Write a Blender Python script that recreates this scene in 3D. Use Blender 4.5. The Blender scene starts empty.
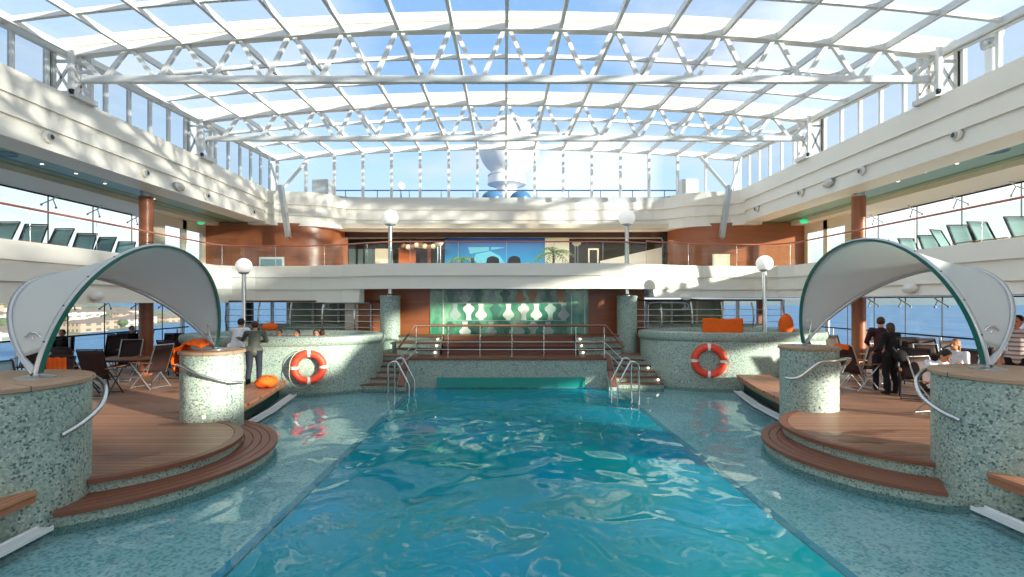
import bpy, math, random
from mathutils import Vector, Matrix
random.seed(7)
S = bpy.context.scene
COL = S.collection
CZ = 2.5                      # eye height above the pool water (water level is z = 0)
PI = math.pi
def V(x, y, z): return Vector((x, y, z))

# ------------------------------------------------------------------ materials
def lin(h):
    h = h.lstrip('#'); r = []
    for i in (0, 2, 4):
        c = int(h[i:i+2], 16)/255
        r.append(c/12.92 if c <= .04045 else ((c+.055)/1.055)**2.4)
    return (r[0], r[1], r[2], 1)
class NT:
    def __init__(s, name):
        s.m = bpy.data.materials.new(name); s.m.use_nodes = True
        s.t = s.m.node_tree; s.t.nodes.clear()
        s.out = s.t.nodes.new('ShaderNodeOutputMaterial')
    def n(s, typ, **kw):
        nd = s.t.nodes.new(typ)
        for k, v in kw.items(): setattr(nd, k, v)
        return nd
    def l(s, a, b): s.t.links.new(a, b)
    def pos(s, scale=(1, 1, 1), rot=(0, 0, 0)):
        g = s.n('ShaderNodeNewGeometry'); m = s.n('ShaderNodeMapping')
        m.inputs['Scale'].default_value = scale; m.inputs['Rotation'].default_value = rot
        s.l(g.outputs['Position'], m.inputs['Vector']); return m.outputs[0]
    def ramp(s, fac, stops, interp='LINEAR'):
        r = s.n('ShaderNodeValToRGB'); cr = r.color_ramp; cr.interpolation = interp
        while len(cr.elements) < len(stops): cr.elements.new(.5)
        for e, (p, c) in zip(cr.elements, stops):
            e.position = p; e.color = c if not isinstance(c, str) else lin(c)
        s.l(fac, r.inputs[0]); return r.outputs[0]
    def noise(s, vec, scale, detail=3, rough=.5):
        n = s.n('ShaderNodeTexNoise'); n.inputs['Scale'].default_value = scale
        n.inputs['Detail'].default_value = detail; n.inputs['Roughness'].default_value = rough
        s.l(vec, n.inputs['Vector']); return n.outputs[0]
    def mix(s, fac, a, b, blend='MIX'):
        m = s.n('ShaderNodeMix', data_type='RGBA', blend_type=blend)
        for sock, v in ((m.inputs['Factor'], fac), (m.inputs[6], a), (m.inputs[7], b)):
            if isinstance(v, (int, float)): sock.default_value = v
            elif isinstance(v, (tuple, list)): sock.default_value = v
            elif isinstance(v, str): sock.default_value = lin(v)
            else: s.l(v, sock)
        return m.outputs[2]
    def bump(s, h, strength=.3, dist=.01):
        b = s.n('ShaderNodeBump'); b.inputs['Strength'].default_value = strength
        b.inputs['Distance'].default_value = dist; s.l(h, b.inputs['Height']); return b.outputs[0]
    def bsdf(s, color, rough=.5, metal=0, normal=None, spec=.5, **kw):
        b = s.n('ShaderNodeBsdfPrincipled')
        if isinstance(color, str): b.inputs['Base Color'].default_value = lin(color)
        elif isinstance(color, tuple): b.inputs['Base Color'].default_value = color
        else: s.l(color, b.inputs['Base Color'])
        if isinstance(rough, (int, float)): b.inputs['Roughness'].default_value = rough
        else: s.l(rough, b.inputs['Roughness'])
        b.inputs['Metallic'].default_value = metal
        b.inputs['Specular IOR Level'].default_value = spec
        if normal is not None: s.l(normal, b.inputs['Normal'])
        for k, v in kw.items(): b.inputs[k.replace('_', ' ')].default_value = v
        s.l(b.outputs[0], s.out.inputs[0]); return b
M = {}
def simple(name, hexc, rough=.5, metal=0, var=0, vs=4, spec=.5, bump=0, bs=60, **kw):
    t = NT(name)
    nrm = t.bump(t.noise(t.pos(), bs, 2), bump, .005) if bump else None
    if var:
        c = lin(hexc); d = tuple(x*(1-var) for x in c[:3])+(1,)
        col = t.mix(t.noise(t.pos(), vs, 4), d, c)
    else: col = hexc
    t.bsdf(col, rough, metal, nrm, spec, **kw); M[name] = t.m; return t.m

simple('cream', '#ece6d9', .45, var=.05, vs=1.2)
simple('cream_soffit', '#e4d8c4', .5, var=.05, vs=1)
simple('roof_white', '#dcdcd8', .4, var=.04, vs=3)
simple('box_white', '#fbfbf8', .45, var=.02, vs=2)
simple('steel', '#c9cdcd', .18, 1)
simple('alu', '#b9bdbf', .32, .85)
simple('dark_rubber', '#1d2022', .6)
simple('dark_wood_wall', '#4c2a1c', .45, var=.3, vs=2)
simple('mesh_brown', '#3a2422', .7, var=.25, vs=60)
simple('mesh_blue', '#86a3aa', .6, var=.15, vs=60)
simple('chair_dark', '#2c2b30', .4, .2)
simple('table_wood', '#8a5f44', .5, var=.25, vs=18)
simple('arm_wood', '#b97d4e', .5, var=.2, vs=30)
simple('orange', '#ff6a10', .85, var=.22, vs=14, bump=.5, bs=70)
simple('buoy_red', '#f04a30', .5, var=.08, vs=10)
simple('buoy_white', '#e9ebe6', .5)
simple('rope', '#d8d0bd', .8, var=.2, vs=90)
simple('gutter', '#dfe4e6', .35)
simple('tile_dark', '#1f4a42', .3, var=.4, vs=20)
simple('green_pipe', '#2fa78a', .4)
simple('teal_edge', '#20695c', .35)
simple('skin', '#c98f70', .55, spec=.3)
simple('hair_dark', '#20150f', .6, var=.4, vs=60)
simple('hair_brown', '#4a2a18', .6, var=.4, vs=60)
simple('hair_blond', '#a9744a', .6, var=.4, vs=60)
simple('cloth_white', '#dfe3ea', .85, bump=.3, bs=25)
simple('cloth_black', '#0e0e11', .9, bump=.3, bs=25)
simple('cloth_navy', '#1c2233', .85, bump=.3, bs=25)
simple('cloth_green', '#4d5348', .6, bump=.3, bs=25)
simple('cloth_maroon', '#3c1a1f', .85, bump=.3, bs=25)
simple('cloth_grey', '#54565c', .85, bump=.3, bs=25)
simple('shoe', '#1a1716', .5)
simple('leaf', '#6fa050', .6, var=.4, vs=12)
simple('bark', '#6a5138', .8, var=.4, vs=20)
simple('pot', '#b9b2a4', .6, var=.1)
simple('wall_pale', '#d9cdb8', .6, var=.08, vs=2)
simple('wood_orange', '#b8622c', .4, var=.25, vs=3)
simple('far_dark', '#2b2723', .5, var=.4, vs=3)
simple('dome_white', '#f2f1ee', .45, var=.03, vs=.3)
simple('dome_blue', '#3e6f95', .35)
simple('lens', '#242628', .2)
simple('yellow_green', '#a9c9a2', .7, var=.2, vs=6)
def emis(name, hexc, st):
    t = NT(name); b = t.bsdf(hexc, .4)
    b.inputs['Emission Color'].default_value = lin(hexc); b.inputs['Emission Strength'].default_value = st
    M[name] = t.m
emis('lamp_lit', '#fff3d6', 3.0)
emis('globe', '#fffaf0', .35)
emis('exit_green', '#37d08c', .9)

def glass(name, tint='#ffffff', lo=.04, hi=.35):
    t = NT(name)
    tr = t.n('ShaderNodeBsdfTransparent'); tr.inputs[0].default_value = lin(tint)
    gl = t.n('ShaderNodeBsdfGlossy'); gl.inputs['Roughness'].default_value = .02
    lw = t.n('ShaderNodeLayerWeight'); lw.inputs[0].default_value = .5
    pw = t.n('ShaderNodeMath', operation='POWER'); t.l(lw.outputs['Facing'], pw.inputs[0]); pw.inputs[1].default_value = 5
    mr = t.n('ShaderNodeMapRange'); t.l(pw.outputs[0], mr.inputs[0]); mr.inputs[3].default_value = lo; mr.inputs[4].default_value = hi
    mx = t.n('ShaderNodeMixShader')
    t.l(mr.outputs[0], mx.inputs[0]); t.l(tr.outputs[0], mx.inputs[1]); t.l(gl.outputs[0], mx.inputs[2])
    t.l(mx.outputs[0], t.out.inputs[0]); M[name] = t.m
glass('roof_glass', '#d2dde8', .02, .12)
glass('side_glass', '#b9c7d4', .02, .12)
glass('clear_glass', '#eef6f5', .03, .4)
glass('rail_glass', '#e6efec', .05, .5)

def stone(name, scale, contrast=1.0):
    t = NT(name); p = t.pos()
    v = t.n('ShaderNodeTexVoronoi', feature='F1'); v.inputs['Scale'].default_value = scale; t.l(p, v.inputs['Vector'])
    sep = t.n('ShaderNodeSeparateColor'); t.l(v.outputs['Color'], sep.inputs[0])
    col = t.ramp(sep.outputs[0], [(0, '#3f5554'), (.15, '#4c6562'), (.19, '#7d9591'), (.45, '#94aaa4'), (.72, '#a9b9ae'), (1, '#c2cbbf')])
    e = t.n('ShaderNodeTexVoronoi', feature='DISTANCE_TO_EDGE'); e.inputs['Scale'].default_value = scale; t.l(p, e.inputs['Vector'])
    grout = t.ramp(e.outputs['Distance'], [(0, (0, 0, 0, 1)), (.10, (1, 1, 1, 1))])
    c2 = t.mix(grout, '#8b9f98', col)
    big = t.noise(p, 2.2, 3)
    c3 = t.mix(t.ramp(big, [(.35, (0, 0, 0, 1)), (.65, (.35, .35, .35, 1))]), c2, '#a3b5a4')
    t.bsdf(c3, .42, 0, t.bump(e.outputs['Distance'], .5, .01)); M[name] = t.m
stone('stone_pebble', 38)
stone('stone_fine', 52)

def planks(name, axis, width, c0, c1, line='#3a2014', rough=.5, wet=True):
    # parallel boards; the seams run across the given axis
    t = NT(name); p = t.pos()
    sx = t.n('ShaderNodeSeparateXYZ'); t.l(p, sx.inputs[0])
    mth = t.n('ShaderNodeMath', operation='MULTIPLY'); t.l(sx.outputs[axis], mth.inputs[0]); mth.inputs[1].default_value = 1/width
    fl = t.n('ShaderNodeMath', operation='FLOOR'); t.l(mth.outputs[0], fl.inputs[0])
    fr = t.n('ShaderNodeMath', operation='FRACT'); t.l(mth.outputs[0], fr.inputs[0])
    wn = t.n('ShaderNodeTexWhiteNoise', noise_dimensions='1D'); t.l(fl.outputs[0], wn.inputs['W'])
    sc = [3, 3, 3]; sc[axis] = 40
    gr = t.noise(t.pos(tuple(sc)), 1.0, 5, .6)
    a = t.mix(wn.outputs[0], c0, c1)
    b = t.mix(gr, a, '#c99a74', 'SOFT_LIGHT')
    seam = t.ramp(fr.outputs[0], [(0, (1, 1, 1, 1)), (.09, (1, 1, 1, 1)), (.15, (0, 0, 0, 1)), (1, (0, 0, 0, 1))])
    c = t.mix(seam, b, line)
    rr = rough
    if wet:
        w = t.ramp(t.noise(t.pos((.7, 1.6, 1)), 1.3, 3, .5), [(.57, (0, 0, 0, 1)), (.64, (.8, .8, .8, 1))])
        c = t.mix(w, c, t.mix(1.0, c, '#b39c8c', 'MULTIPLY'))
        rm = t.n('ShaderNodeMapRange'); t.l(w, rm.inputs[0]); rm.inputs[3].default_value = rough; rm.inputs[4].default_value = .25; rr = rm.outputs[0]
    t.bsdf(c, rr); M[name] = t.m
planks('teak_deck', 1, .13, '#8b7163', '#a28472', line='#46302a')
planks('teak_bench', 0, .09, '#a87e66', '#ba917a', wet=False)
planks('teak_plain', 2, .5, '#996f58', '#a87d66', line='#7a4a30', wet=False)
planks('teak_red', 2, .5, '#6b4a3d', '#7d5949', line='#452a20', wet=False)
planks('teal_ceiling', 0, 1.25, '#7ba392', '#80a897', line='#38544a', rough=.35, wet=False)
simple('lid_wood', '#b29377', .5, var=.22, vs=9)
def wallwood():
    t = NT('wood_wall'); p = t.pos((.5, .5, 6))
    n = t.noise(p, 1.6, 5, .6)
    c = t.mix(n, '#85482b', '#ae6a42')
    t.bsdf(c, .3); M['wood_wall'] = t.m
wallwood()
simple('wood_col', '#9c5a38', .4, var=.2, vs=9)

def tile(name, base, alt, scale, dark):
    t = NT(name); p = t.pos((1, 1.0, 1))
    v = t.n('ShaderNodeTexVoronoi', feature='F1', distance='CHEBYCHEV'); v.inputs['Scale'].default_value = scale; v.inputs['Randomness'].default_value = .75
    t.l(p, v.inputs['Vector'])
    sep = t.n('ShaderNodeSeparateColor'); t.l(v.outputs['Color'], sep.inputs[0])
    c = t.ramp(sep.outputs[1], [(0, dark), (.22, dark), (.3, base), (.75, alt), (1, '#dfe9e2')], 'LINEAR')
    g = t.ramp(t.noise(t.pos(), .35, 3), [(.35, (0, 0, 0, 1)), (.65, (.45, .45, .45, 1))])
    c = t.mix(g, c, '#6fcbd6')
    t.bsdf(c, .4); M[name] = t.m
tile('shelf_tile', '#b6d2d6', '#d2e8ea', 30, '#86a4aa')
def pooltile():
    t = NT('pool_tile'); p = t.pos()
    b = t.n('ShaderNodeTexBrick'); b.inputs['Scale'].default_value = 4; b.inputs['Mortar Size'].default_value = .012
    b.offset = 0; b.inputs['Color1'].default_value = lin('#0aa2ac'); b.inputs['Color2'].default_value = lin('#0895a4'); b.inputs['Mortar'].default_value = lin('#31b6ba')
    b.inputs['Brick Width'].default_value = .5; b.inputs['Row Height'].default_value = .5
    t.l(p, b.inputs['Vector'])
    n = t.noise(t.pos((.5, .5, .5)), .9, 2)
    c = t.mix(t.ramp(n, [(.4, (0, 0, 0, 1)), (.62, (.8, .8, .8, 1))]), b.outputs[0], '#0898c4')
    t.bsdf(c, .5); M['pool_tile'] = t.m
pooltile()
def water(name, scale, dist, body, bodyw, tint):
    t = NT(name)
    w = t.n('ShaderNodeTexNoise'); w.inputs['Scale'].default_value = scale; w.inputs['Detail'].default_value = 1.6; w.inputs['Roughness'].default_value = .4; w.inputs['Distortion'].default_value = .7
    t.l(t.pos((1, .8, 1)), w.inputs['Vector'])
    nrm = t.bump(w.outputs[0], 1.0, dist)
    tr = t.n('ShaderNodeBsdfTransparent'); tr.inputs[0].default_value = tint
    df = t.n('ShaderNodeBsdfDiffuse'); t.l(t.ramp(t.noise(t.pos((.4, .3, 1)), 1.2, 2), [(.35, body[0]), (.65, body[1])]), df.inputs[0])
    m0 = t.n('ShaderNodeMixShader'); m0.inputs[0].default_value = bodyw; t.l(tr.outputs[0], m0.inputs[1]); t.l(df.outputs[0], m0.inputs[2])
    gl = t.n('ShaderNodeBsdfGlossy'); gl.inputs['Roughness'].default_value = .01; t.l(nrm, gl.inputs['Normal'])
    fr = t.n('ShaderNodeFresnel'); fr.inputs[0].default_value = 1.33; t.l(nrm, fr.inputs['Normal'])
    mx = t.n('ShaderNodeMixShader')
    t.l(fr.outputs[0], mx.inputs[0]); t.l(m0.outputs[0], mx.inputs[1]); t.l(gl.outputs[0], mx.inputs[2])
    t.l(mx.outputs[0], t.out.inputs[0]); M[name] = t.m
water('deep_water', 1.15, .075, ('#009699', '#009bbd'), .74, (.4, .97, .97, 1))
water('shelf_water', 1.3, .035, ('#5fb6c0', '#86c8cc'), .14, (.84, .985, .99, 1))
def fabric():
    t = NT('canopy_fabric')
    d = t.n('ShaderNodeBsdfDiffuse'); d.inputs[0].default_value = lin('#eef2f1')
    tr = t.n('ShaderNodeBsdfTranslucent'); tr.inputs[0].default_value = lin('#dfe6e4')
    gl = t.n('ShaderNodeBsdfGlossy'); gl.inputs['Roughness'].default_value = .35; gl.inputs[0].default_value = (.8, .85, .9, 1)
    m1 = t.n('ShaderNodeMixShader'); m1.inputs[0].default_value = .42
    m2 = t.n('ShaderNodeMixShader'); m2.inputs[0].default_value = .08
    t.l(d.outputs[0], m1.inputs[1]); t.l(tr.outputs[0], m1.inputs[2]); t.l(m1.outputs[0], m2.inputs[1]); t.l(gl.outputs[0], m2.inputs[2])
    t.l(m2.outputs[0], t.out.inputs[0]); M['canopy_fabric'] = t.m
fabric()
def sea():
    t = NT('sea_water'); p = t.pos((.05, .02, .05))
    c = t.ramp(t.noise(p, 2, 6, .7), [(.3, '#3d6690'), (.7, '#5f87ae')])
    t.bsdf(c, .6, 0, t.bump(t.noise(t.pos((.4, .15, .4)), 1.5, 4), .6, .5), spec=.12); M['sea_water'] = t.m
sea()
def hillmat():
    t = NT('hill_green'); p = t.pos((.02, .02, .05))
    c = t.ramp(t.noise(p, 3, 6, .7), [(.35, '#4d5a52'), (.5, '#6b7163'), (.65, '#887f70')])
    t.bsdf(c, .9); M['hill_green'] = t.m
hillmat()
def facade(name, wall, win):
    t = NT(name); p = t.pos((.45, .45, .33), (0, 0, .3))
    b = t.n('ShaderNodeTexBrick'); b.offset = 0; b.inputs['Scale'].default_value = 1
    b.inputs['Brick Width'].default_value = 1; b.inputs['Row Height'].default_value = 1; b.inputs['Mortar Size'].default_value = .27
    b.inputs['Color1'].default_value = lin(win); b.inputs['Color2'].default_value = lin(win); b.inputs['Mortar'].default_value = lin(wall)
    m = t.n('ShaderNodeMapping'); m.inputs['Rotation'].default_value = (PI/2, 0, 0); t.l(p, m.inputs[0]); t.l(m.outputs[0], b.inputs['Vector'])
    t.bsdf(b.outputs[0], .8); M[name] = t.m
facade('facade_pale', '#b3b0a8', '#6e7577')
facade('facade_tan', '#99897b', '#62605f')
simple('roof_tile', '#766a66', .8, var=.2, vs=.5)
def striped():
    t = NT('cloth_striped'); p = t.pos()
    sx = t.n('ShaderNodeSeparateXYZ'); t.l(p, sx.inputs[0])
    m = t.n('ShaderNodeMath', operation='MULTIPLY'); t.l(sx.outputs[2], m.inputs[0]); m.inputs[1].default_value = 11
    f = t.n('ShaderNodeMath', operation='FRACT'); t.l(m.outputs[0], f.inputs[0])
    c = t.ramp(f.outputs[0], [(0, '#8a7570'), (.38, '#8a7570'), (.42, '#cfc8c6'), (1, '#cfc8c6')])
    t.bsdf(c, .85); M['cloth_striped'] = t.m
striped()
def bluemural():
    t = NT('blue_mural'); sx = t.n('ShaderNodeSeparateXYZ'); g = t.n('ShaderNodeNewGeometry'); t.l(g.outputs['Position'], sx.inputs[0])
    mr = t.n('ShaderNodeMapRange'); t.l(sx.outputs[2], mr.inputs[0]); mr.inputs[1].default_value = 3.3; mr.inputs[2].default_value = 5.6
    c = t.ramp(mr.outputs[0], [(0, '#1f8fd0'), (.45, '#2b9fe0'), (.8, '#1f7fd0'), (1, '#1046a0')])
    t.bsdf(c, .35); M['blue_mural'] = t.m
bluemural()
simple('cyan_paint', '#6fd0f5', .4)
def greenmural():
    t = NT('green_glass_panel'); p = t.pos((.8, 1, .5))
    c = t.ramp(t.noise(p, 1.3, 4, .6), [(.3, '#1f5a47'), (.46, '#3f8a6c'), (.6, '#7fbf98'), (.75, '#cfe8c6')])
    t.bsdf(c, .12, spec=.8); M['green_glass_panel'] = t.m
greenmural()
simple('vase_pale', '#f2f7ee', .2, var=.12, vs=2)
simple('vase_tan', '#cf9a6c', .3, var=.3, vs=2)
simple('vase_grey', '#b2c8c2', .25, var=.2, vs=2)
simple('vase_dark', '#4f8572', .2, var=.3, vs=2)
def olive():
    t = NT('olive_panel'); c = t.ramp(t.noise(t.pos((.9, 1, .3)), 1.2, 3), [(.35, '#5c6a4c'), (.55, '#8b9370'), (.7, '#b4b394')])
    t.bsdf(c, .2); M['olive_panel'] = t.m
olive()

# ------------------------------------------------------------------ mesh builder
class MB:
    def __init__(s): s.v = []; s.f = []
    def add(s, vs, fs):
        b = len(s.v); s.v += [tuple(v) for v in vs]; s.f += [tuple(b+i for i in f) for f in fs]; return s
    def box(s, x0, y0, z0, x1, y1, z1):
        vs = [(x, y, z) for z in (z0, z1) for y in (y0, y1) for x in (x0, x1)]
        return s.add(vs, [(0, 2, 3, 1), (4, 5, 7, 6), (0, 1, 5, 4), (2, 6, 7, 3), (0, 4, 6, 2), (1, 3, 7, 5)])
    def beam(s, p, q, w, h, up=(0, 0, 1)):
        p, q = Vector(p), Vector(q); d = (q-p).normalized(); u = Vector(up)
        if abs(d.dot(u)) > .98: u = Vector((0, 1, 0))
        r = d.cross(u).normalized()*w/2; t = r.cross(d).normalized()*h/2
        vs = [a+sr*r+st*t for a in (p, q) for sr, st in ((-1, -1), (1, -1), (1, 1), (-1, 1))]
        return s.add(vs, [(0, 1, 2, 3), (7, 6, 5, 4), (0, 4, 5, 1), (1, 5, 6, 2), (2, 6, 7, 3), (3, 7, 4, 0)])
    def tube(s, pts, r, seg=10, closed=False, cap=True):
        pts = [Vector(p) for p in pts]; n = len(pts); rr = r if isinstance(r, (list, tuple)) else [r]*n
        vs = []; prev = None
        for i, p in enumerate(pts):
            a = pts[i-1] if (i or closed) else p; b = pts[(i+1) % n] if (i < n-1 or closed) else p
            d = (b-a)
            d = d.normalized() if d.length > 1e-9 else Vector((0, 0, 1))
            if prev is None:
                u = Vector((0, 0, 1)) if abs(d.z) < .9 else Vector((1, 0, 0)); x = d.cross(u).normalized()
            else: x = (prev-d*prev.dot(d)).normalized()
            prev = x; y = d.cross(x)
            for k in range(seg):
                t = 2*PI*k/seg; vs.append(p+rr[i]*(math.cos(t)*x+math.sin(t)*y))
        fs = []
        for i in range(n if closed else n-1):
            j = (i+1) % n
            for k in range(seg): fs.append((i*seg+k, i*seg+(k+1) % seg, j*seg+(k+1) % seg, j*seg+k))
        if cap and not closed: fs += [tuple(range(seg))[::-1], tuple((n-1)*seg+k for k in range(seg))]
        return s.add(vs, fs)
    def ribbon(s, pts, w, h, ups=None):   # rectangular section along a path
        for a, b in zip(pts[:-1], pts[1:]): s.beam(a, b, w, h)
        return s
    def lathe(s, prof, c=(0, 0, 0), seg=32, rx=1, ry=1, caps=True):
        vs = []; n = len(prof)
        for r, z in prof:
            for k in range(seg):
                t = 2*PI*k/seg; vs.append((c[0]+r*rx*math.cos(t), c[1]+r*ry*math.sin(t), c[2]+z))
        fs = [(i*seg+k, i*seg+(k+1) % seg, (i+1)*seg+(k+1) % seg, (i+1)*seg+k) for i in range(n-1) for k in range(seg)]
        if caps: fs += [tuple(range(seg))[::-1], tuple((n-1)*seg+k for k in range(seg))]
        return s.add(vs, fs)
    def sphere(s, c, r, seg=20, rings=12, sc=(1, 1, 1), t0=0, t1=PI):
        vs = []
        for i in range(rings+1):
            t = t0+(t1-t0)*i/rings
            for k in range(seg):
                a = 2*PI*k/seg
                vs.append((c[0]+r*sc[0]*max(math.sin(t), 1e-4)*math.cos(a), c[1]+r*sc[1]*max(math.sin(t), 1e-4)*math.sin(a), c[2]+r*sc[2]*math.cos(t)))
        fs = [(i*seg+k, (i+1)*seg+k, (i+1)*seg+(k+1) % seg, i*seg+(k+1) % seg) for i in range(rings) for k in range(seg)]
        fs += [tuple(range(seg)), tuple(rings*seg+k for k in range(seg))[::-1]]
        return s.add(vs, fs)
    def prism(s, poly, z0, z1):
        n = len(poly); a = sum(poly[i][0]*poly[(i+1) % n][1]-poly[(i+1) % n][0]*poly[i][1] for i in range(n))
        if a < 0: poly = poly[::-1]
        vs = [(x, y, z0) for x, y in poly]+[(x, y, z1) for x, y in poly]
        fs = [tuple(range(n))[::-1], tuple(range(n, 2*n))]+[(i, (i+1) % n, n+(i+1) % n, n+i) for i in range(n)]
        return s.add(vs, fs)
    def sweep(s, path, prof):   # path: list of (x,y); prof: closed list of (off, z); off is to the LEFT of travel
        n = len(path); m = len(prof); vs = []
        P = [Vector(p) for p in path]
        for i in range(n):
            if i == 0: d = P[1]-P[0]; nn = Vector((-d.y, d.x)).normalized(); k = 1
            elif i == n-1: d = P[-1]-P[-2]; nn = Vector((-d.y, d.x)).normalized(); k = 1
            else:
                d1 = (P[i]-P[i-1]).normalized(); d2 = (P[i+1]-P[i]).normalized()
                n1 = Vector((-d1.y, d1.x)); n2 = Vector((-d2.y, d2.x)); nn = (n1+n2).normalized(); k = 1/max(.4, nn.dot(n1))
            for o, z in prof: vs.append((P[i].x+nn.x*o*k, P[i].y+nn.y*o*k, z))
        fs = [(i*m+j, (i+1)*m+j, (i+1)*m+(j+1) % m, i*m+(j+1) % m) for i in range(n-1) for j in range(m)]
        fs += [tuple(range(m)), tuple((n-1)*m+j for j in range(m))[::-1]]
        return s.add(vs, fs)
    def grid(s, fn, nu, nv):
        vs = [fn(i/nu, j/nv) for i in range(nu+1) for j in range(nv+1)]
        fs = [(i*(nv+1)+j, (i+1)*(nv+1)+j, (i+1)*(nv+1)+j+1, i*(nv+1)+j+1) for i in range(nu) for j in range(nv)]
        return s.add(vs, fs)
    def capsule(s, p, q, r1, r2, seg=10):
        p, q = Vector(p), Vector(q); d = (q-p); L = d.length
        if L < 1e-6: return s.sphere(p, r1)
        d /= L; pts = []; rs = []
        for a in (85, 60, 35, 0):
            t = math.radians(a); pts.append(p-d*r1*math.sin(t)); rs.append(r1*math.cos(t))
        for a in (0, 35, 60, 85):
            t = math.radians(a); pts.append(q+d*r2*math.sin(t)); rs.append(r2*math.cos(t))
        return s.tube(pts, rs, seg)
    def rot(s, ang, c=(0, 0)):
        ca, sa = math.cos(ang), math.sin(ang)
        s.v = [(c[0]+(x-c[0])*ca-(y-c[1])*sa, c[1]+(x-c[0])*sa+(y-c[1])*ca, z) for x, y, z in s.v]; return s
    def move(s, dx, dy, dz): s.v = [(x+dx, y+dy, z+dz) for x, y, z in s.v]; return s
    def build(s, name, mat, parent=None, smooth=None, bevel=0, solid=0, local=False, fixn=True):
        o0 = Vector((0, 0, 0)); p = parent
        if not local:
            while p is not None: o0 += p.location; p = p.parent
        me = bpy.data.meshes.new(name)
        me.from_pydata([(x-o0.x, y-o0.y, z-o0.z) for x, y, z in s.v], [], s.f)
        me.materials.append(M[mat] if isinstance(mat, str) else mat)
        if fixn:
            import bmesh
            bm = bmesh.new(); bm.from_mesh(me); bmesh.ops.recalc_face_normals(bm, faces=bm.faces[:]); bm.to_mesh(me); bm.free()
        if smooth is not None:
            me.polygons.foreach_set('use_smooth', [True]*len(me.polygons)); me.set_sharp_from_angle(angle=math.radians(smooth))
        ob = bpy.data.objects.new(name, me); COL.objects.link(ob)
        if parent: ob.parent = parent
        if solid:
            md = ob.modifiers.new('solid', 'SOLIDIFY'); md.thickness = solid; md.offset = 0
        if bevel:
            md = ob.modifiers.new('bevel', 'BEVEL'); md.width = bevel; md.segments = 2; md.limit_method = 'ANGLE'; md.angle_limit = math.radians(50)
        return ob
def tag(o, label=None, cat=None, group=None, kind=None):
    if label: o['label'] = label
    if cat: o['category'] = cat
    if group: o['group'] = group
    if kind: o['kind'] = kind
    return o
def empty(name, loc=(0, 0, 0), label=None, cat=None, group=None, kind=None, rz=0):
    o = bpy.data.objects.new(name, None); COL.objects.link(o); o.location = loc; o.rotation_euler.z = rz
    o.empty_display_size = .1
    return tag(o, label, cat, group, kind)
def struct(o, label=None):
    o['kind'] = 'structure'
    if label: o['label'] = label
    return o
def copy_tree(o, parent=None):
    c = o.copy(); COL.objects.link(c)
    if parent: c.parent = parent
    for ch in list(o.children): copy_tree(ch, c)
    return c
def arc(cx, cy, r, a0, a1, n, rx=1, ry=1):
    return [(cx+r*rx*math.cos(math.radians(a0+(a1-a0)*i/n)), cy+r*ry*math.sin(math.radians(a0+(a1-a0)*i/n))) for i in range(n+1)]
def side(s): return 'left' if s < 0 else 'right'

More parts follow.
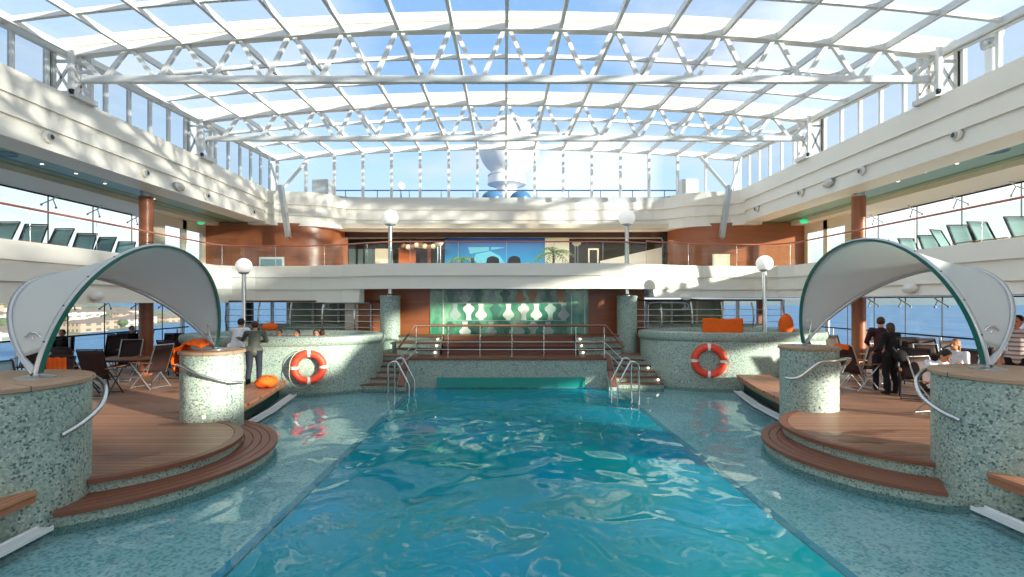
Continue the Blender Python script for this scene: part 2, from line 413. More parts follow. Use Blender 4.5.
# ------------------------------------------------------------------ camera, light, sky
cam = bpy.data.cameras.new('camera'); cam.sensor_width = 36; cam.lens = 540/1024*36
cam.shift_x = 7/1024; cam.shift_y = 12.5/1024; cam.clip_end = 9000; cam.clip_start = .05
co = bpy.data.objects.new('camera', cam); COL.objects.link(co); co.location = (0, 0, CZ); co.rotation_euler = (PI/2, 0, 0); S.camera = co
SUN = Vector((.83, -.55, .178)).normalized()
sd = bpy.data.lights.new('sun', 'SUN'); sd.energy = 13.5; sd.color = (1, .90, .74); sd.angle = .03
so = bpy.data.objects.new('sun', sd); COL.objects.link(so); so.rotation_euler = SUN.to_track_quat('Z', 'Y').to_euler(); so.location = (30, -14, 12)
def world():
    w = bpy.data.worlds.new('sky'); S.world = w; w.use_nodes = True; t = w.node_tree; t.nodes.clear()
    N = lambda k, **kw: [setattr(n, a, b) for n in [t.nodes.new(k)] for a, b in kw.items()] and None or t.nodes[-1]
    out = t.nodes.new('ShaderNodeOutputWorld'); bg = t.nodes.new('ShaderNodeBackground'); t.links.new(bg.outputs[0], out.inputs[0])
    tc = t.nodes.new('ShaderNodeTexCoord'); nz = t.nodes.new('ShaderNodeVectorMath'); nz.operation = 'NORMALIZE'; t.links.new(tc.outputs['Generated'], nz.inputs[0])
    sp = t.nodes.new('ShaderNodeSeparateXYZ'); t.links.new(nz.outputs[0], sp.inputs[0])
    def ramp(src, st):
        r = t.nodes.new('ShaderNodeValToRGB'); cr = r.color_ramp
        while len(cr.elements) < len(st): cr.elements.new(.5)
        for e, (p, c) in zip(cr.elements, st): e.position = p; e.color = c
        t.links.new(src, r.inputs[0]); return r.outputs[0]
    grad = ramp(sp.outputs[2], [(0, (.9, .95, 1.0, 1)), (.02, (1.3, 1.3, 1.3, 1)), (.10, (1.25, 1.27, 1.3, 1)), (.135, (.86, .98, 1.08, 1)), (.17, (.80, 1.0, 1.12, 1)), (.24, (.68, .94, 1.12, 1)), (.33, (.46, .72, 1.04, 1)), (.55, (.36, .60, .96, 1)), (1, (.4, .6, .9, 1))])
    mp = t.nodes.new('ShaderNodeMapping'); mp.inputs['Scale'].default_value = (1, 1, 2.6); t.links.new(nz.outputs[0], mp.inputs[0])
    no = t.nodes.new('ShaderNodeTexNoise'); no.inputs['Scale'].default_value = 2.6; no.inputs['Detail'].default_value = 6; no.inputs['Roughness'].default_value = .52
    t.links.new(mp.outputs[0], no.inputs[0])
    # clouds grow towards the right-hand side of the sky
    ad = t.nodes.new('ShaderNodeMath'); ad.operation = 'MULTIPLY_ADD'; t.links.new(sp.outputs[0], ad.inputs[0]); ad.inputs[1].default_value = .11; t.links.new(no.outputs[0], ad.inputs[2])
    cl = ramp(ad.outputs[0], [(.50, (0, 0, 0, 1)), (.68, (1, 1, 1, 1))])
    mx = t.nodes.new('ShaderNodeMix'); mx.data_type = 'RGBA'; t.links.new(cl, mx.inputs[0]); t.links.new(grad, mx.inputs[6]); mx.inputs[7].default_value = (1.0, 1.0, 1.02, 1)
    # two banks of cumulus: one low beyond the dome, one high on the right
    base_ = mx.outputs[2]
    for d_, lo_, hi_ in (((88, 540, 106), .9925, .9965), ((470, 540, 240), .955, .998), ((-330, 540, 290), .955, .995)):
        dn = t.nodes.new('ShaderNodeVectorMath'); dn.operation = 'DOT_PRODUCT'; t.links.new(nz.outputs[0], dn.inputs[0]); dn.inputs[1].default_value = Vector(d_).normalized()
        aa = t.nodes.new('ShaderNodeMath'); aa.operation = 'MULTIPLY_ADD'; t.links.new(no.outputs[0], aa.inputs[0]); aa.inputs[1].default_value = (1-lo_)*1.2; t.links.new(dn.outputs['Value'], aa.inputs[2])
        w_ = .55*(1-lo_)
        r_ = ramp(aa.outputs[0], [(lo_+w_, (0, 0, 0, 1)), (min(hi_+w_, .9999+w_*.5), ((.95,)*3 if 0 < d_[0] < 100 else ((.65,)*3 if d_[0] > 0 else (.35,)*3))+(1,))])
        if lo_+w_ > .999: pass
        mm = t.nodes.new('ShaderNodeMix'); mm.data_type = 'RGBA'; t.links.new(r_, mm.inputs[0]); t.links.new(base_, mm.inputs[6]); mm.inputs[7].default_value = (1.25, 1.27, 1.3, 1); base_ = mm.outputs[2]
    # sky brightened overhead and around the sun, out of view, to light the interior
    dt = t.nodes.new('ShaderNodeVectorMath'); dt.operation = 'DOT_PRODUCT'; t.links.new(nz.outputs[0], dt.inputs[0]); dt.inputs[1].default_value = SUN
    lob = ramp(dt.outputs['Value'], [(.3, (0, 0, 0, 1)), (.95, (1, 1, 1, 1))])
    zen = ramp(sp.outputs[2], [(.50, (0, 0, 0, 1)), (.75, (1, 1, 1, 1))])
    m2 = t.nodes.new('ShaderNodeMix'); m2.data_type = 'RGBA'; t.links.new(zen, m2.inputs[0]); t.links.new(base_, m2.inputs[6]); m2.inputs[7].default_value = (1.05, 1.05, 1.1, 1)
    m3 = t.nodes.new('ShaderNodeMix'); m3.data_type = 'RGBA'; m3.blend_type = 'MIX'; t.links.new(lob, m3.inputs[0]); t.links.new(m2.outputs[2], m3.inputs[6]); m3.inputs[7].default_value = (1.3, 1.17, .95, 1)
    # even bright tone added to the unseen sky behind the viewer as fill light
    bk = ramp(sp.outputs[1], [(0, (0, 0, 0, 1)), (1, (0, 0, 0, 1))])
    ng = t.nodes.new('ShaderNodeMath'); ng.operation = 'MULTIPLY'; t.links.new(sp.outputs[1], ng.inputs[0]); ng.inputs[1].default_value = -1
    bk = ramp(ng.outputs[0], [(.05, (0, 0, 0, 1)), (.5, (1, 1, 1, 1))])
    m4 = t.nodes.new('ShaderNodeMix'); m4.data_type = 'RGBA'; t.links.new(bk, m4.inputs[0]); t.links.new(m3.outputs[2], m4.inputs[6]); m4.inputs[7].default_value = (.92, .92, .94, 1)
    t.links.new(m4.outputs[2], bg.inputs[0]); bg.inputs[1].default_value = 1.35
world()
vs_ = S.view_settings; vs_.view_transform = 'Standard'; vs_.look = 'None'; vs_.gamma = 1; vs_.exposure = -.1; vs_.use_curve_mapping = False
S.cycles.max_bounces = 8; S.cycles.transparent_max_bounces = 24; S.cycles.diffuse_bounces = 4; S.cycles.glossy_bounces = 4
S.cycles.use_denoising = True; S.cycles.sample_clamp_indirect = 6; S.cycles.caustics_reflective = False; S.cycles.caustics_refractive = False
# ------------------------------------------------------------------ pool basin, water, decks
XL, XR, YB = -2.53, 3.08, 15.5
def fl(name, mb, mat, **k): return struct(mb.build(name, mat, **k))
b = MB()
b.box(XL-.2, -3, -1.7, XR+.2, YB+.2, -1.5)
b.box(XL-.2, -3, -1.5, XL, YB, -.06); b.box(XR, -3, -1.5, XR+.2, YB, -.06); b.box(XL, YB, -1.5, XR, YB+.2, -.001); b.box(XL, -3.2, -1.5, XR, -3, .3)
fl('floor_pool_basin', b, 'pool_tile')
b = MB(); b.box(-7.2, -3, -.3, XL-.2, 17, -.10); b.box(XR+.2, -3, -.3, 8.0, 17, -.10)
b.box(XL-.2, -3, -.3, XL-.14, YB, -.10); b.box(XR+.14, -3, -.3, XR+.2, YB, -.10)
fl('floor_shelf', b, 'shelf_tile')
b = MB(); b.box(XL-.14, -3, -.12, XL-.06, YB, -.07); b.box(XR+.06, -3, -.12, XR+.14, YB, -.07)
fl('trim_1', b, 'shelf_tile')
b = MB(); b.box(XL-.06, -3, -.06, XL, YB, -.03); b.box(XR, -3, -.06, XR+.06, YB, -.03)
fl('trim_2', b, 'tile_dark')
wt = MB().add([(XL, -3, 0), (XR, -3, 0), (XR, YB, 0), (XL, YB, 0)], [(0, 1, 2, 3)]).build('pool_water', 'deep_water'); tag(wt, 'rippled turquoise water filling the deep swimming pool', 'water', kind='stuff')
wt = MB().add([(-7.0, -3, 0), (XL, -3, 0), (XL, 16.9, 0), (-7.0, 16.9, 0)], [(0, 1, 2, 3)]).add([(XR, -3, 0), (7.9, -3, 0), (7.9, 16.9, 0), (XR, 16.9, 0)], [(0, 1, 2, 3)]).build('shelf_water', 'shelf_water'); tag(wt, 'calm shallow water over the mosaic shelves on both sides of the pool', 'water', kind='stuff')

# pillar positions (x, y, r)
PN = {-1: (-5.97, 6.2, .98), 1: (6.6, 6.88, .93)}
PF = {-1: (-5.45, 10.06, .53), 1: (6.15, 10.93, .53)}
DZ = .34
ST = {-1: ((-6.02, 8.1, 1.89), (-6.38, 8.2, 2.70)), 1: ((6.81, 8.9, 2.05), (6.55, 8.5, 2.28))}
EDGE = {-1: [(-5.3, -3), (-5.3, 9.6), (-5.45, 11.0), (-5.95, 14.3), (-6.1, 15.2)], 1: [(6.02, -3), (6.02, 10.6), (6.1, 11.6), (6.6, 14.6), (6.75, 15.6)]}
for s in (-1, 1):
    e = EDGE[s]
    poly = e+[(s*9.4, 17.5), (s*9.4, 22.2), (s*13.6, 22.2), (s*13.6, -3)]
    fl('floor_deck_'+side(s), MB().prism(poly, DZ-.06, DZ), 'teak_deck')
    poly2 = [(x+s*.06, y) for x, y in e]+poly[len(e):]
    fl('floor_deck_base_'+side(s), MB().prism(poly2, -.3, DZ-.06), 'tile_dark')
    # two rounded steps down to the shelf
    (ux, uy, ur), (lx, ly, lr) = ST[s]
    a0, a1 = (-58, 62) if s < 0 else (118, 239)
    r = empty('round_step', (lx, ly, -.1), 'curved two-tier teak and pebble step between the stone pillars on the %s of the pool' % side(s), 'steps')
    def disc(cx, cy, rr, z0, z1, cut):
        p = arc(cx, cy, rr, a0, a1, 40)
        return MB().prism(p+[(cx+s*cut, p[-1][1]), (cx+s*cut, p[0][1])], z0, z1)
    disc(lx, ly, lr-.05, -.12, .125, .2).build('lower_riser', 'stone_fine', r, smooth=35)
    def ring(cx, cy, r0, r1, z0, z1):
        n = 44; A = arc(cx, cy, r1, a0, a1, n); B = arc(cx, cy, r0, a0, a1, n); vs = []; fs = []
        for i in range(n+1): vs += [(A[i][0], A[i][1], z0), (A[i][0], A[i][1], z1), (B[i][0], B[i][1], z1), (B[i][0], B[i][1], z0)]
        for i in range(n):
            for j in range(4): fs.append((4*i+j, 4*i+4+j, 4*i+4+(j+1) % 4, 4*i+(j+1) % 4))
        fs += [(0, 1, 2, 3), tuple(4*n+j for j in (3, 2, 1, 0))]
        return MB().add(vs, fs)
    lo = MB()
    for k in range(5): m = ring(lx, ly, lr-.13*(k+1)+.012, lr-.13*k, .12, .172); lo.add(m.v, m.f)
    lo.build('lower_tread', 'teak_red', r, smooth=35)
    disc(ux, uy, ur-.06, .12, .29, .0).build('upper_riser', 'stone_fine', r, smooth=35)
    ring(ux, uy, ur-.13, ur, .29, DZ+.006).build('nosing', 'teak_red', r, smooth=35)
    disc(ux, uy, ur-.14, .25, DZ+.002, .1).build('upper_tread', 'teak_deck', r, smooth=35)

# stone pillars that carry the sun shades
LZ = 1.59
for s in (-1, 1):
    for nm, (cx, cy, r0) in (('near', PN[s]), ('far', PF[s])):
        lab = {('near', -1): 'broad green pebble pillar with flat wooden cap at the lower left', ('near', 1): 'broad green pebble pillar with flat wooden cap at the lower right',
               ('far', -1): 'slimmer pebble pillar with wooden cap and towel on it, beside the left tub bench', ('far', 1): 'slimmer pebble pillar with wooden cap between the right steps and tub'}[(nm, s)]
        r = empty('stone_pillar', (cx, cy, -.1), lab, 'pillar', 'capped pebble pillars holding the sun shades')
        MB().lathe([(r0, 0), (r0, LZ-.06+.1)], (cx, cy, -.1), 56).build('shaft', 'stone_pebble', r, smooth=40)
        MB().lathe([(r0+.02, 0), (r0+.035, .01), (r0+.035, .05), (r0+.02, .06)], (cx, cy, LZ-.06), 56).build('cap', 'lid_wood', r, smooth=30)
        g = MB()
        for k in range(7):
            a = 2*PI*k/7+.45; g.beam((cx+(r0-.3)*math.cos(a), cy+(r0-.3)*math.sin(a), LZ-.03), (cx+(r0+.0362)*math.cos(a), cy+(r0+.0362)*math.sin(a), LZ-.03), .008, .062)
        g.build('cap_seam', 'dark_wood_wall', r)
        if nm == 'far':
            d = Vector((-cx, -cy)).normalized(); px, py = cx+d.x*(r0+.005)-s*.0, cy+d.y*(r0+.005)
            a = math.atan2(-cy, -cx)+(.45 if s > 0 else -.25)
            px, py = cx+(r0+.004)*math.cos(a), cy+(r0+.004)*math.sin(a)
            q = MB().sphere((px, py, DZ+.11), .03, 14, 8); q.build('step_light', 'lamp_lit', r, smooth=60)
            MB().lathe([(.06, -.01), (.06, .01)], (0, 0, 0), 20)
# curved grab rails on the pillars
def hrail(pts, lab):
    P = [V(*p) for p in pts]; out = []
    for i in range(len(P)-1):       # Catmull-Rom
        p0, p1, p2, p3 = P[max(i-1, 0)], P[i], P[i+1], P[min(i+2, len(P)-1)]
        for k in range(8):
            t = k/8; out.append(.5*((2*p1)+(p2-p0)*t+(2*p0-5*p1+4*p2-p3)*t*t+(-p0+3*p1-3*p2+p3)*t**3))
    out.append(P[-1])
    r = empty('grab_rail', tuple(P[0]), lab, 'handrail')
    MB().tube(out, .03, 12).build('tube', 'steel', r, smooth=60)
    for e in (P[0], P[-1]):
        MB().sphere(e, .032, 12, 8).build('end_fixing', 'steel', r, smooth=60)
def pol(c, a, dr, z):
    a = math.radians(a); return (c[0]+(c[2]+dr)*math.cos(a), c[1]+(c[2]+dr)*math.sin(a), z)
n_, f_ = PN[-1], PF[-1]
hrail([pol(n_, 62, .02, 1.49), pol(n_, 50, .07, 1.50), pol(n_, 38, .13, 1.40), pol(n_, 22, .12, 1.22), pol(n_, 6, .06, 1.08), pol(n_, -6, .02, 1.0)], 'bent steel grab rail around the broad pillar at lower left')
hrail([pol(f_, -165, .03, 1.30), pol(f_, -150, .07, 1.33), pol(f_, -115, .07, 1.36), pol(f_, -80, .08, 1.2), pol(f_, -40, .1, 1.05), pol(f_, -20, .16, 1.02)], 'bent steel grab rail across the slim left pillar')
n_, f_ = PN[1], PF[1]
hrail([pol(n_, 122, .02, 1.51), pol(n_, 133, .08, 1.52), pol(n_, 145, .15, 1.40), pol(n_, 160, .14, 1.22), pol(n_, 176, .08, 1.09), pol(n_, 188, .02, 1.02)], 'bent steel grab rail around the broad pillar at lower right')
hrail([pol(f_, 205, .14, .98), pol(f_, 225, .08, 1.02), pol(f_, 258, .07, 1.32), pol(f_, 290, .08, 1.36), pol(f_, 335, .18, 1.36), pol(f_, 357, .18, 1.2), pol(f_, 350, .05, 1.02)], 'bent steel grab rail wrapping the slim right pillar')

# benches and gutters along the deck edge
def bench(s, poly, z0, z1, lab):
    r = empty('edge_bench', (poly[0][0], poly[0][1], DZ), lab, 'bench')
    MB().prism(poly, z1-.05, z1).build('seat_boards', 'teak_bench', r, bevel=.006)
    MB().prism([(x+s*.02, y) for x, y in poly], z0, z1-.05).build('apron', 'teak_plain', r)
bench(-1, [(-5.12, 10.75), (-5.3, 12.2), (-5.62, 13.9), (-6.35, 13.9), (-6.25, 12.2), (-5.9, 10.6), (-5.6, 10.56)], DZ, .46, 'long wooden bench between the slim left pillar and the left tub')
bench(1, [(5.72, 11.25), (5.95, 12.9), (6.38, 14.9), (7.3, 14.9), (6.9, 12.9), (6.6, 11.6), (6.3, 11.45)], DZ, .47, 'long wooden bench between the slim right pillar and the right tub')
bench(-1, [(-5.02, 5.80), (-4.95, 3.5), (-4.95, 1.0), (-6.9, 1.0), (-6.9, 5.5), (-5.9, 5.45)], DZ, .47, 'wooden bench end at the lower left picture edge below the broad pillar')
bench(1, [(5.72, 6.42), (5.70, 3.5), (5.70, 1.0), (7.6, 1.0), (7.6, 6.2), (6.6, 6.2)], DZ, .47, 'wooden bench end at the lower right picture edge below the broad pillar')
def gutter(pts, lab):
    r = empty('drain_gutter', (pts[0][0], pts[0][1], 0), lab, 'gutter')
    prof = [(-.09, .02), (-.09, .07), (-.075, .07), (-.075, .05), (.075, .05), (.075, .07), (.09, .07), (.09, .02)]
    MB().sweep(pts, prof).build('channel', 'gutter', r)
    c = MB()
    for a, b_ in zip(pts[:-1], pts[1:]):
        c.beam((a[0], a[1], .01), (b_[0], b_[1], .01), .12, .02)
    c.build('bed', 'tile_dark', r)
gutter([(-5.12, 10.6), (-5.25, 12.2), (-5.55, 14.15)], 'pale channel gutter below the long left bench')
gutter([(5.78, 11.2), (5.92, 12.7), (6.32, 14.7)], 'pale channel gutter below the long right bench')
gutter([(-4.98, 5.85), (-4.9, 3.4), (-4.9, .8)], 'pale channel gutter in the lower left corner')
gutter([(5.62, 6.42), (5.64, 3.4), (5.64, .8)], 'pale channel gutter in the lower right corner')
for s, x, y0, y1 in ((-1, -5.27, 4.0, 5.6), (-1, -5.45, 11.2, 13.8), (1, 5.98, 4, 6.2), (1, 6.1, 11.6, 14.5)):
    dx = 0 if y0 < 6 else s*.42
    p = MB().tube([(x+s*.0, y0, .2), (x+dx*.5, (y0+y1)/2, .17), (x+dx, y1, .2)], .035, 8).build('drain_pipe', 'green_pipe', smooth=60)
    tag(p, 'green drain pipe under the %s %s bench' % ('near' if y0 < 6 else 'long', side(s)), 'pipe')

# ------------------------------------------------------------------ tubs, far steps and platform
TUB = {-1: (-6.6, 16.2, 2.92), 1: (7.05, 16.78, 2.82)}
TRY = {-1: .63, 1: .54}
RZ = 1.38
b = MB(); b.box(-9.4, 17.45, -.2, 9.4, 22.2, RZ); fl('floor_raised_deck', b, 'teak_deck')
b = MB(); b.box(XL-.25, YB, 0, 2.92, 15.72, .80); b.box(XL-.25, 15.72, -.2, 2.92, 16.5, .80); fl('wall_pool_end', b, 'stone_fine')
b = MB(); b.box(XL-.25, YB-.03, .80, 2.92, 16.6, .86); fl('trim_3', b, 'teak_red')
b = MB(); b.box(-1.95, YB-.04, .02, 2.3, YB-.005, .31); ow = b.build('overflow_weir', 'tile_dark'); ow['label'] = 'long dark green overflow weir at the waterline of the far pool wall'; ow['category'] = 'weir'
M['weir'] = simple('weir', '#0c8f86', .25); ow.data.materials[0] = M['weir']
for s in (-1, 1):
    cx, cy, R = TUB[s]
    r = empty('hot_tub', (cx, cy, -.1), 'round pebble-faced hot tub with lip on the %s of the pool end' % side(s), 'hot tub')
    top = 1.54 if s < 0 else 1.60
    prof = [(R, -.1), (R, top-.30), (R-.02, top-.27), (R+.05, top-.23), (R+.08, top-.14), (R+.05, top-.03), (R-.04, top), (R-.42, top), (R-.46, top-.04), (R-.46, top-.5)]
    MB().lathe([(a, z+.1) for a, z in prof], (cx, cy, -.1), 96, ry=TRY[s], caps=False).build('shell', 'stone_fine', r, smooth=50)
    MB().lathe([(R-.44, 0), (R-.44, .02)], (cx, cy, top-.35), 64, ry=TRY[s]).build('tub_water', 'shelf_tile', r)
# benches behind the platform
for k, (y, z) in enumerate(((16.6, 1.04), (16.95, 1.22), (17.3, 1.40))):
    r = empty('bench_tier', (0, y, .86), ['lowest', 'middle', 'top'][k]+' long wooden bench tier behind the platform railing', 'bench', 'wooden bench tiers behind the railing')
    MB().box(-1.95, y, z-.18+(0 if k else 0), 2.2, y+.36, z-.04).build('riser', 'teak_red', r)
    MB().box(-1.97, y-.03, z-.04, 2.22, y+.36, z).build('seat_board', 'teak_red', r, bevel=.005)
for s in (-1, 1):
    x0 = -1.99 if s < 0 else 2.24
    for k in range(3):
        z = .86+.18*(k+1); y = 16.35+.33*k; x1 = x0+s*(1.35+.1*k)
        r = empty('side_step', (x0, y, .86), '%s pebble step with wooden tread beside the %s end of the bench tiers' % (['lowest', 'middle', 'upper'][k], side(s)), 'step')
        p = [(x0, y), (x1, y+.42), (x1, 17.6), (x0, 17.6)]
        MB().prism(p, .84, z-.045).build('riser', 'stone_fine', r)
        MB().prism([(x0-s*.0, y-.04), (x1+s*.02, y+.38), (x1+s*.02, 17.6), (x0, 17.6)], z-.045, z).build('tread', 'teak_red', r)
        MB().sphere((x0+s*.13, y+.0, z-.10), .035, 12, 8).build('step_light', 'lamp_lit', r, smooth=60)
    # stairs up from the shelf
    xa, xb = (-3.02, -4.45) if s < 0 else (3.15, 4.55)
    r = empty('pool_stairs', ((xa+xb)/2, 15.3, -.1), 'wooden stairs rising from the shelf beside the %s ladder' % side(s), 'stairs')
    yy = 15.25 if s < 0 else 15.45
    for k in range(6):
        z = .14*(k+1); y = yy+.26*k; xe = xb-s*.05*k
        MB().box(min(xa, xe), y+.03, -.1, max(xa, xe), 17.5, z-.035).build('riser', 'stone_fine', r)
        MB().box(min(xa, xe), y, z-.035, max(xa, xe), 17.5, z).build('tread', 'teak_deck' if k == 5 else 'teak_red', r)
    for k in ((1, 3) if s < 0 else (1, 3)):
        xw = {(-1, 1): -4.3, (-1, 3): -4.2, (1, 1): 4.45, (1, 3): 4.3}[(s, k)]
        MB().sphere((xw, yy+.26*k-.02, .14*k+.07), .035, 12, 8).build('step_light', 'lamp_lit', r, smooth=60)
    b = MB(); xs = xa-s*.0
    b.add([(xs-s*.25, 15.05, 0), (xs, 15.05, 0), (xs, 16.5, 0), (xs-s*.25, 16.5, 0), (xs-s*.25, 15.05, .12), (xs, 15.05, .12), (xs, 16.0, .86), (xs-s*.25, 16.0, .86), (xs, 16.5, .86), (xs-s*.25, 16.5, .86)],
          [(0, 1, 2, 3), (0, 1, 5, 4), (4, 5, 6, 7), (7, 6, 8, 9), (1, 2, 8, 6, 5), (0, 3, 9, 7, 4), (2, 3, 9, 8)])
    b.build('stringer_wall', 'stone_fine', r)
    MB().beam((xs-s*.12, 15.0, .13), (xs-s*.12, 15.98, .89), .18, .05).build('stringer_cap', 'teak_red', r)
# lamp pillars and lamps
def globe_lamp(x, y, z0, zc, rg, lab):
    r = empty('globe_lamp', (x, y, z0), lab, 'lamp', 'globe lamps around the pool')
    MB().lathe([(.12, 0), (.12, .02), (.09, .05), (rg*.27, .06), (rg*.27, zc-rg*.8-z0)], (x, y, z0), 20).build('pole', 'steel', r, smooth=50)
    gl_ = MB().sphere((x, y, zc), rg, 28, 18).build('globe', 'globe', r, smooth=60)
    MB().lathe([(.06, -.03), (rg*.62, 0), (rg*.66, .05), (rg*.55, .06)], (x, y, zc-rg*.92), 24).build('collar', 'alu', gl_, smooth=50)
for s, x in ((-1, -3.72), (1, 3.95)):
    r = empty('lamp_pillar', (x, 17.5, .1), 'slim pebble column under the tall %s lamp at the stairs' % side(s), 'pillar')
    MB().lathe([(.32, 0), (.32, 2.50)], (x, 17.5, .1), 40).build('shaft', 'stone_fine', r, smooth=40)
    MB().lathe([(.34, 0), (.34, .05), (.30, .08)], (x, 17.5, 2.60), 40).build('cap', 'stone_fine', r, smooth=30)
    globe_lamp(x, 17.5, 2.68, 5.19, .262, 'tall globe lamp on the slim pebble column by the %s stairs' % side(s))
globe_lamp(-7.07, 14.62, 1.5, CZ+.945, .213, 'lower globe lamp standing behind the left hot tub')
globe_lamp(7.45, 15.5, 1.55, CZ+1.08, .23, 'lower globe lamp standing behind the right hot tub')

# platform railing
def railing(name, lab, posts, tops, rods, topmat='teak_red', topr=.035, cat='railing', group=None, postr=.016, curve=0):
    r = empty(name, tuple(posts[0][0]), lab, cat, group)
    for a, b_ in posts: MB().tube([a, b_], postr, 8).build('post', 'steel', r, smooth=60)
    for t in tops: MB().tube(t, topr, 10).build('handrail', topmat, r, smooth=60)
    for t in rods: MB().tube(t, .010, 6).build('rod', 'steel', r, smooth=60)
    return r
ps = [(x, 15.56) for x in (-2.56, -1.64, -.72, .2, 1.12, 2.04, 2.86)]
railing('platform_railing', 'wood topped steel railing along the platform at the pool end', [(V(x, y, .86), V(x, y, 1.78)) for x, y in ps],
        [[V(-2.95, 15.05, 1.22), V(-2.6, 15.56, 1.79), V(2.9, 15.56, 1.79), V(3.3, 15.05, 1.22)]],
        [[V(-3.0, 15.02, .62+.22*k), V(-2.56, 15.56, 1.10+.22*k), V(2.86, 15.56, 1.10+.22*k), V(3.3, 15.02, .62+.22*k)] for k in (0, 1)])
# tub railings
for s in (-1, 1):
    cx, cy, R = TUB[s]; xe = -3.95 if s < 0 else 4.2
    ys = 18.14
    xo = s*9.3
    xs = [xo+(xe-xo)*k/5 for k in range(6)]
    P = [V(x, ys, 0) for x in xs]
    def bow(x, z0, z1): return [V(x, ys-.16*math.sin(PI*t/6)*1.0, z0+(z1-z0)*t/6) for t in range(7)]
    r = empty('tub_railing', (xo, ys, RZ), 'curved-post steel railing with wooden top behind the %s hot tub' % side(s), 'railing')
    for x in xs[:-1]: MB().ribbon(bow(x, RZ, 2.46), .05, .012).build('post', 'steel', r)
    MB().tube([V(xo, ys, 2.49+(.04 if s > 0 else 0)), V(xe, ys, 2.49+(.04 if s > 0 else 0)), V(xe+(.2 if s < 0 else -.2), 17.9, 2.49)], .032, 10).build('handrail', 'teak_red', r, smooth=60)
    for k in range(4): MB().tube([V(xo, ys-.1, 1.62+.2*k), V(xe, ys-.1, 1.62+.2*k)], .011, 6).build('rod', 'steel', r, smooth=60)
    # tub entry loops
    q = -1 if s < 0 else 1
    for j in (0, 1):
        y = 18.3+.35*j; x0 = (-4.55 if s < 0 else 4.85); x1 = (-6.1 if s < 0 else 6.2)
        zt = 2.44; zz = 2.20
        pts = [V(x0, y, RZ), V(x0, y, zt-.08), V(x0+q*.08, y, zt), V(x1-q*.1, y, zt), V(x1, y, zt-.06), V(x1+q*.02, y, (zt+zz)/2), V(x1, y, zz+.06), V(x1-q*.1, y, zz), V(x0+q*.5, y, zz)]
        o = MB().tube(pts, .028, 10).build('entry_rail', 'alu', smooth=60)
        tag(o, '%s steel looped entry rail behind the %s hot tub' % (['nearer', 'farther'][j], side(s)), 'handrail')

# pool ladders
for s, x0 in ((-1, XL), (1, XR)):
    r = empty('pool_ladder', (x0, 14.5, 0), 'arched steel pool ladder at the far %s corner of the pool' % side(s), 'ladder')
    for j, y in enumerate((14.1, 14.95)):
        xi, xo = x0+(.03 if s < 0 else -.14), x0+s*(.52 if s < 0 else .42)
        pts = [V(xo, y, -.1), V(xo, y, .75)]
        for k in range(1, 7):
            a = PI*k/7*.72; pts.append(V(xo-s*.17*(1-math.cos(a)), y, .75+.17*math.sin(a)))
        pts += [V(xi+s*.03, y, .36), V(xi, y, .28), V(xi, y, -1.1)]
        MB().tube(pts, .024, 10).build('side_rail', 'steel', r, smooth=60)
    for k in range(3): MB().box(xi-.05, 14.12, -.25-.3*k, xi+.05, 14.93, -.22-.3*k).build('rung', 'teak_red', r)

# ------------------------------------------------------------------ lifebuoys
def lifebuoy(c, R, nrm, lab, rope_drop):
    r = empty('lifebuoy', c, lab, 'lifebuoy', 'lifebuoys on the hot tub walls')
    rt = R*.21; Rm = R-rt; n = Vector(nrm).normalized(); u = Vector((0, 0, 1)).cross(n).normalized(); v = n.cross(u)
    def pt(a, rad, off=0): return Vector(c)+n*off+rad*(math.cos(a)*u+math.sin(a)*v)
    for k in range(4):   # red quarter and white band after it
        a0 = PI/2*k+.10+.0; a1 = PI/2*(k+1)-.10
        MB().tube([pt(a0+(a1-a0)*i/14, Rm) for i in range(15)], rt, 14).build('ring_quarter', 'buoy_red', r, smooth=60)
        a2 = PI/2*(k+1)+.10
        MB().tube([pt(a1+(a2-a1)*i/4, Rm) for i in range(5)], rt*1.05, 14).build('reflective_band', 'buoy_white', r, smooth=60)
    pts = []
    for k in range(4):
        for i in range(9):
            a = PI/2*k+PI/2*i/9; sag = math.sin(PI*i/9)
            pts.append(pt(a, R+.012+.05*sag*(1.4 if math.sin(a) < 0 else .6), rt*.2)-Vector((0, 0, rope_drop*sag*max(0, -math.sin(a)))))
    MB().tube(pts, .010, 6, closed=True).build('grab_line', 'rope', r, smooth=60)
lifebuoy((-5.24, 14.42, .73), .46, (.36, -.93, 0), 'red and white lifebuoy on the left hot tub wall', .10)
lifebuoy((5.80, 15.34, .80), .49, (-.30, -.95, 0), 'red and white lifebuoy on the right hot tub wall', .05)

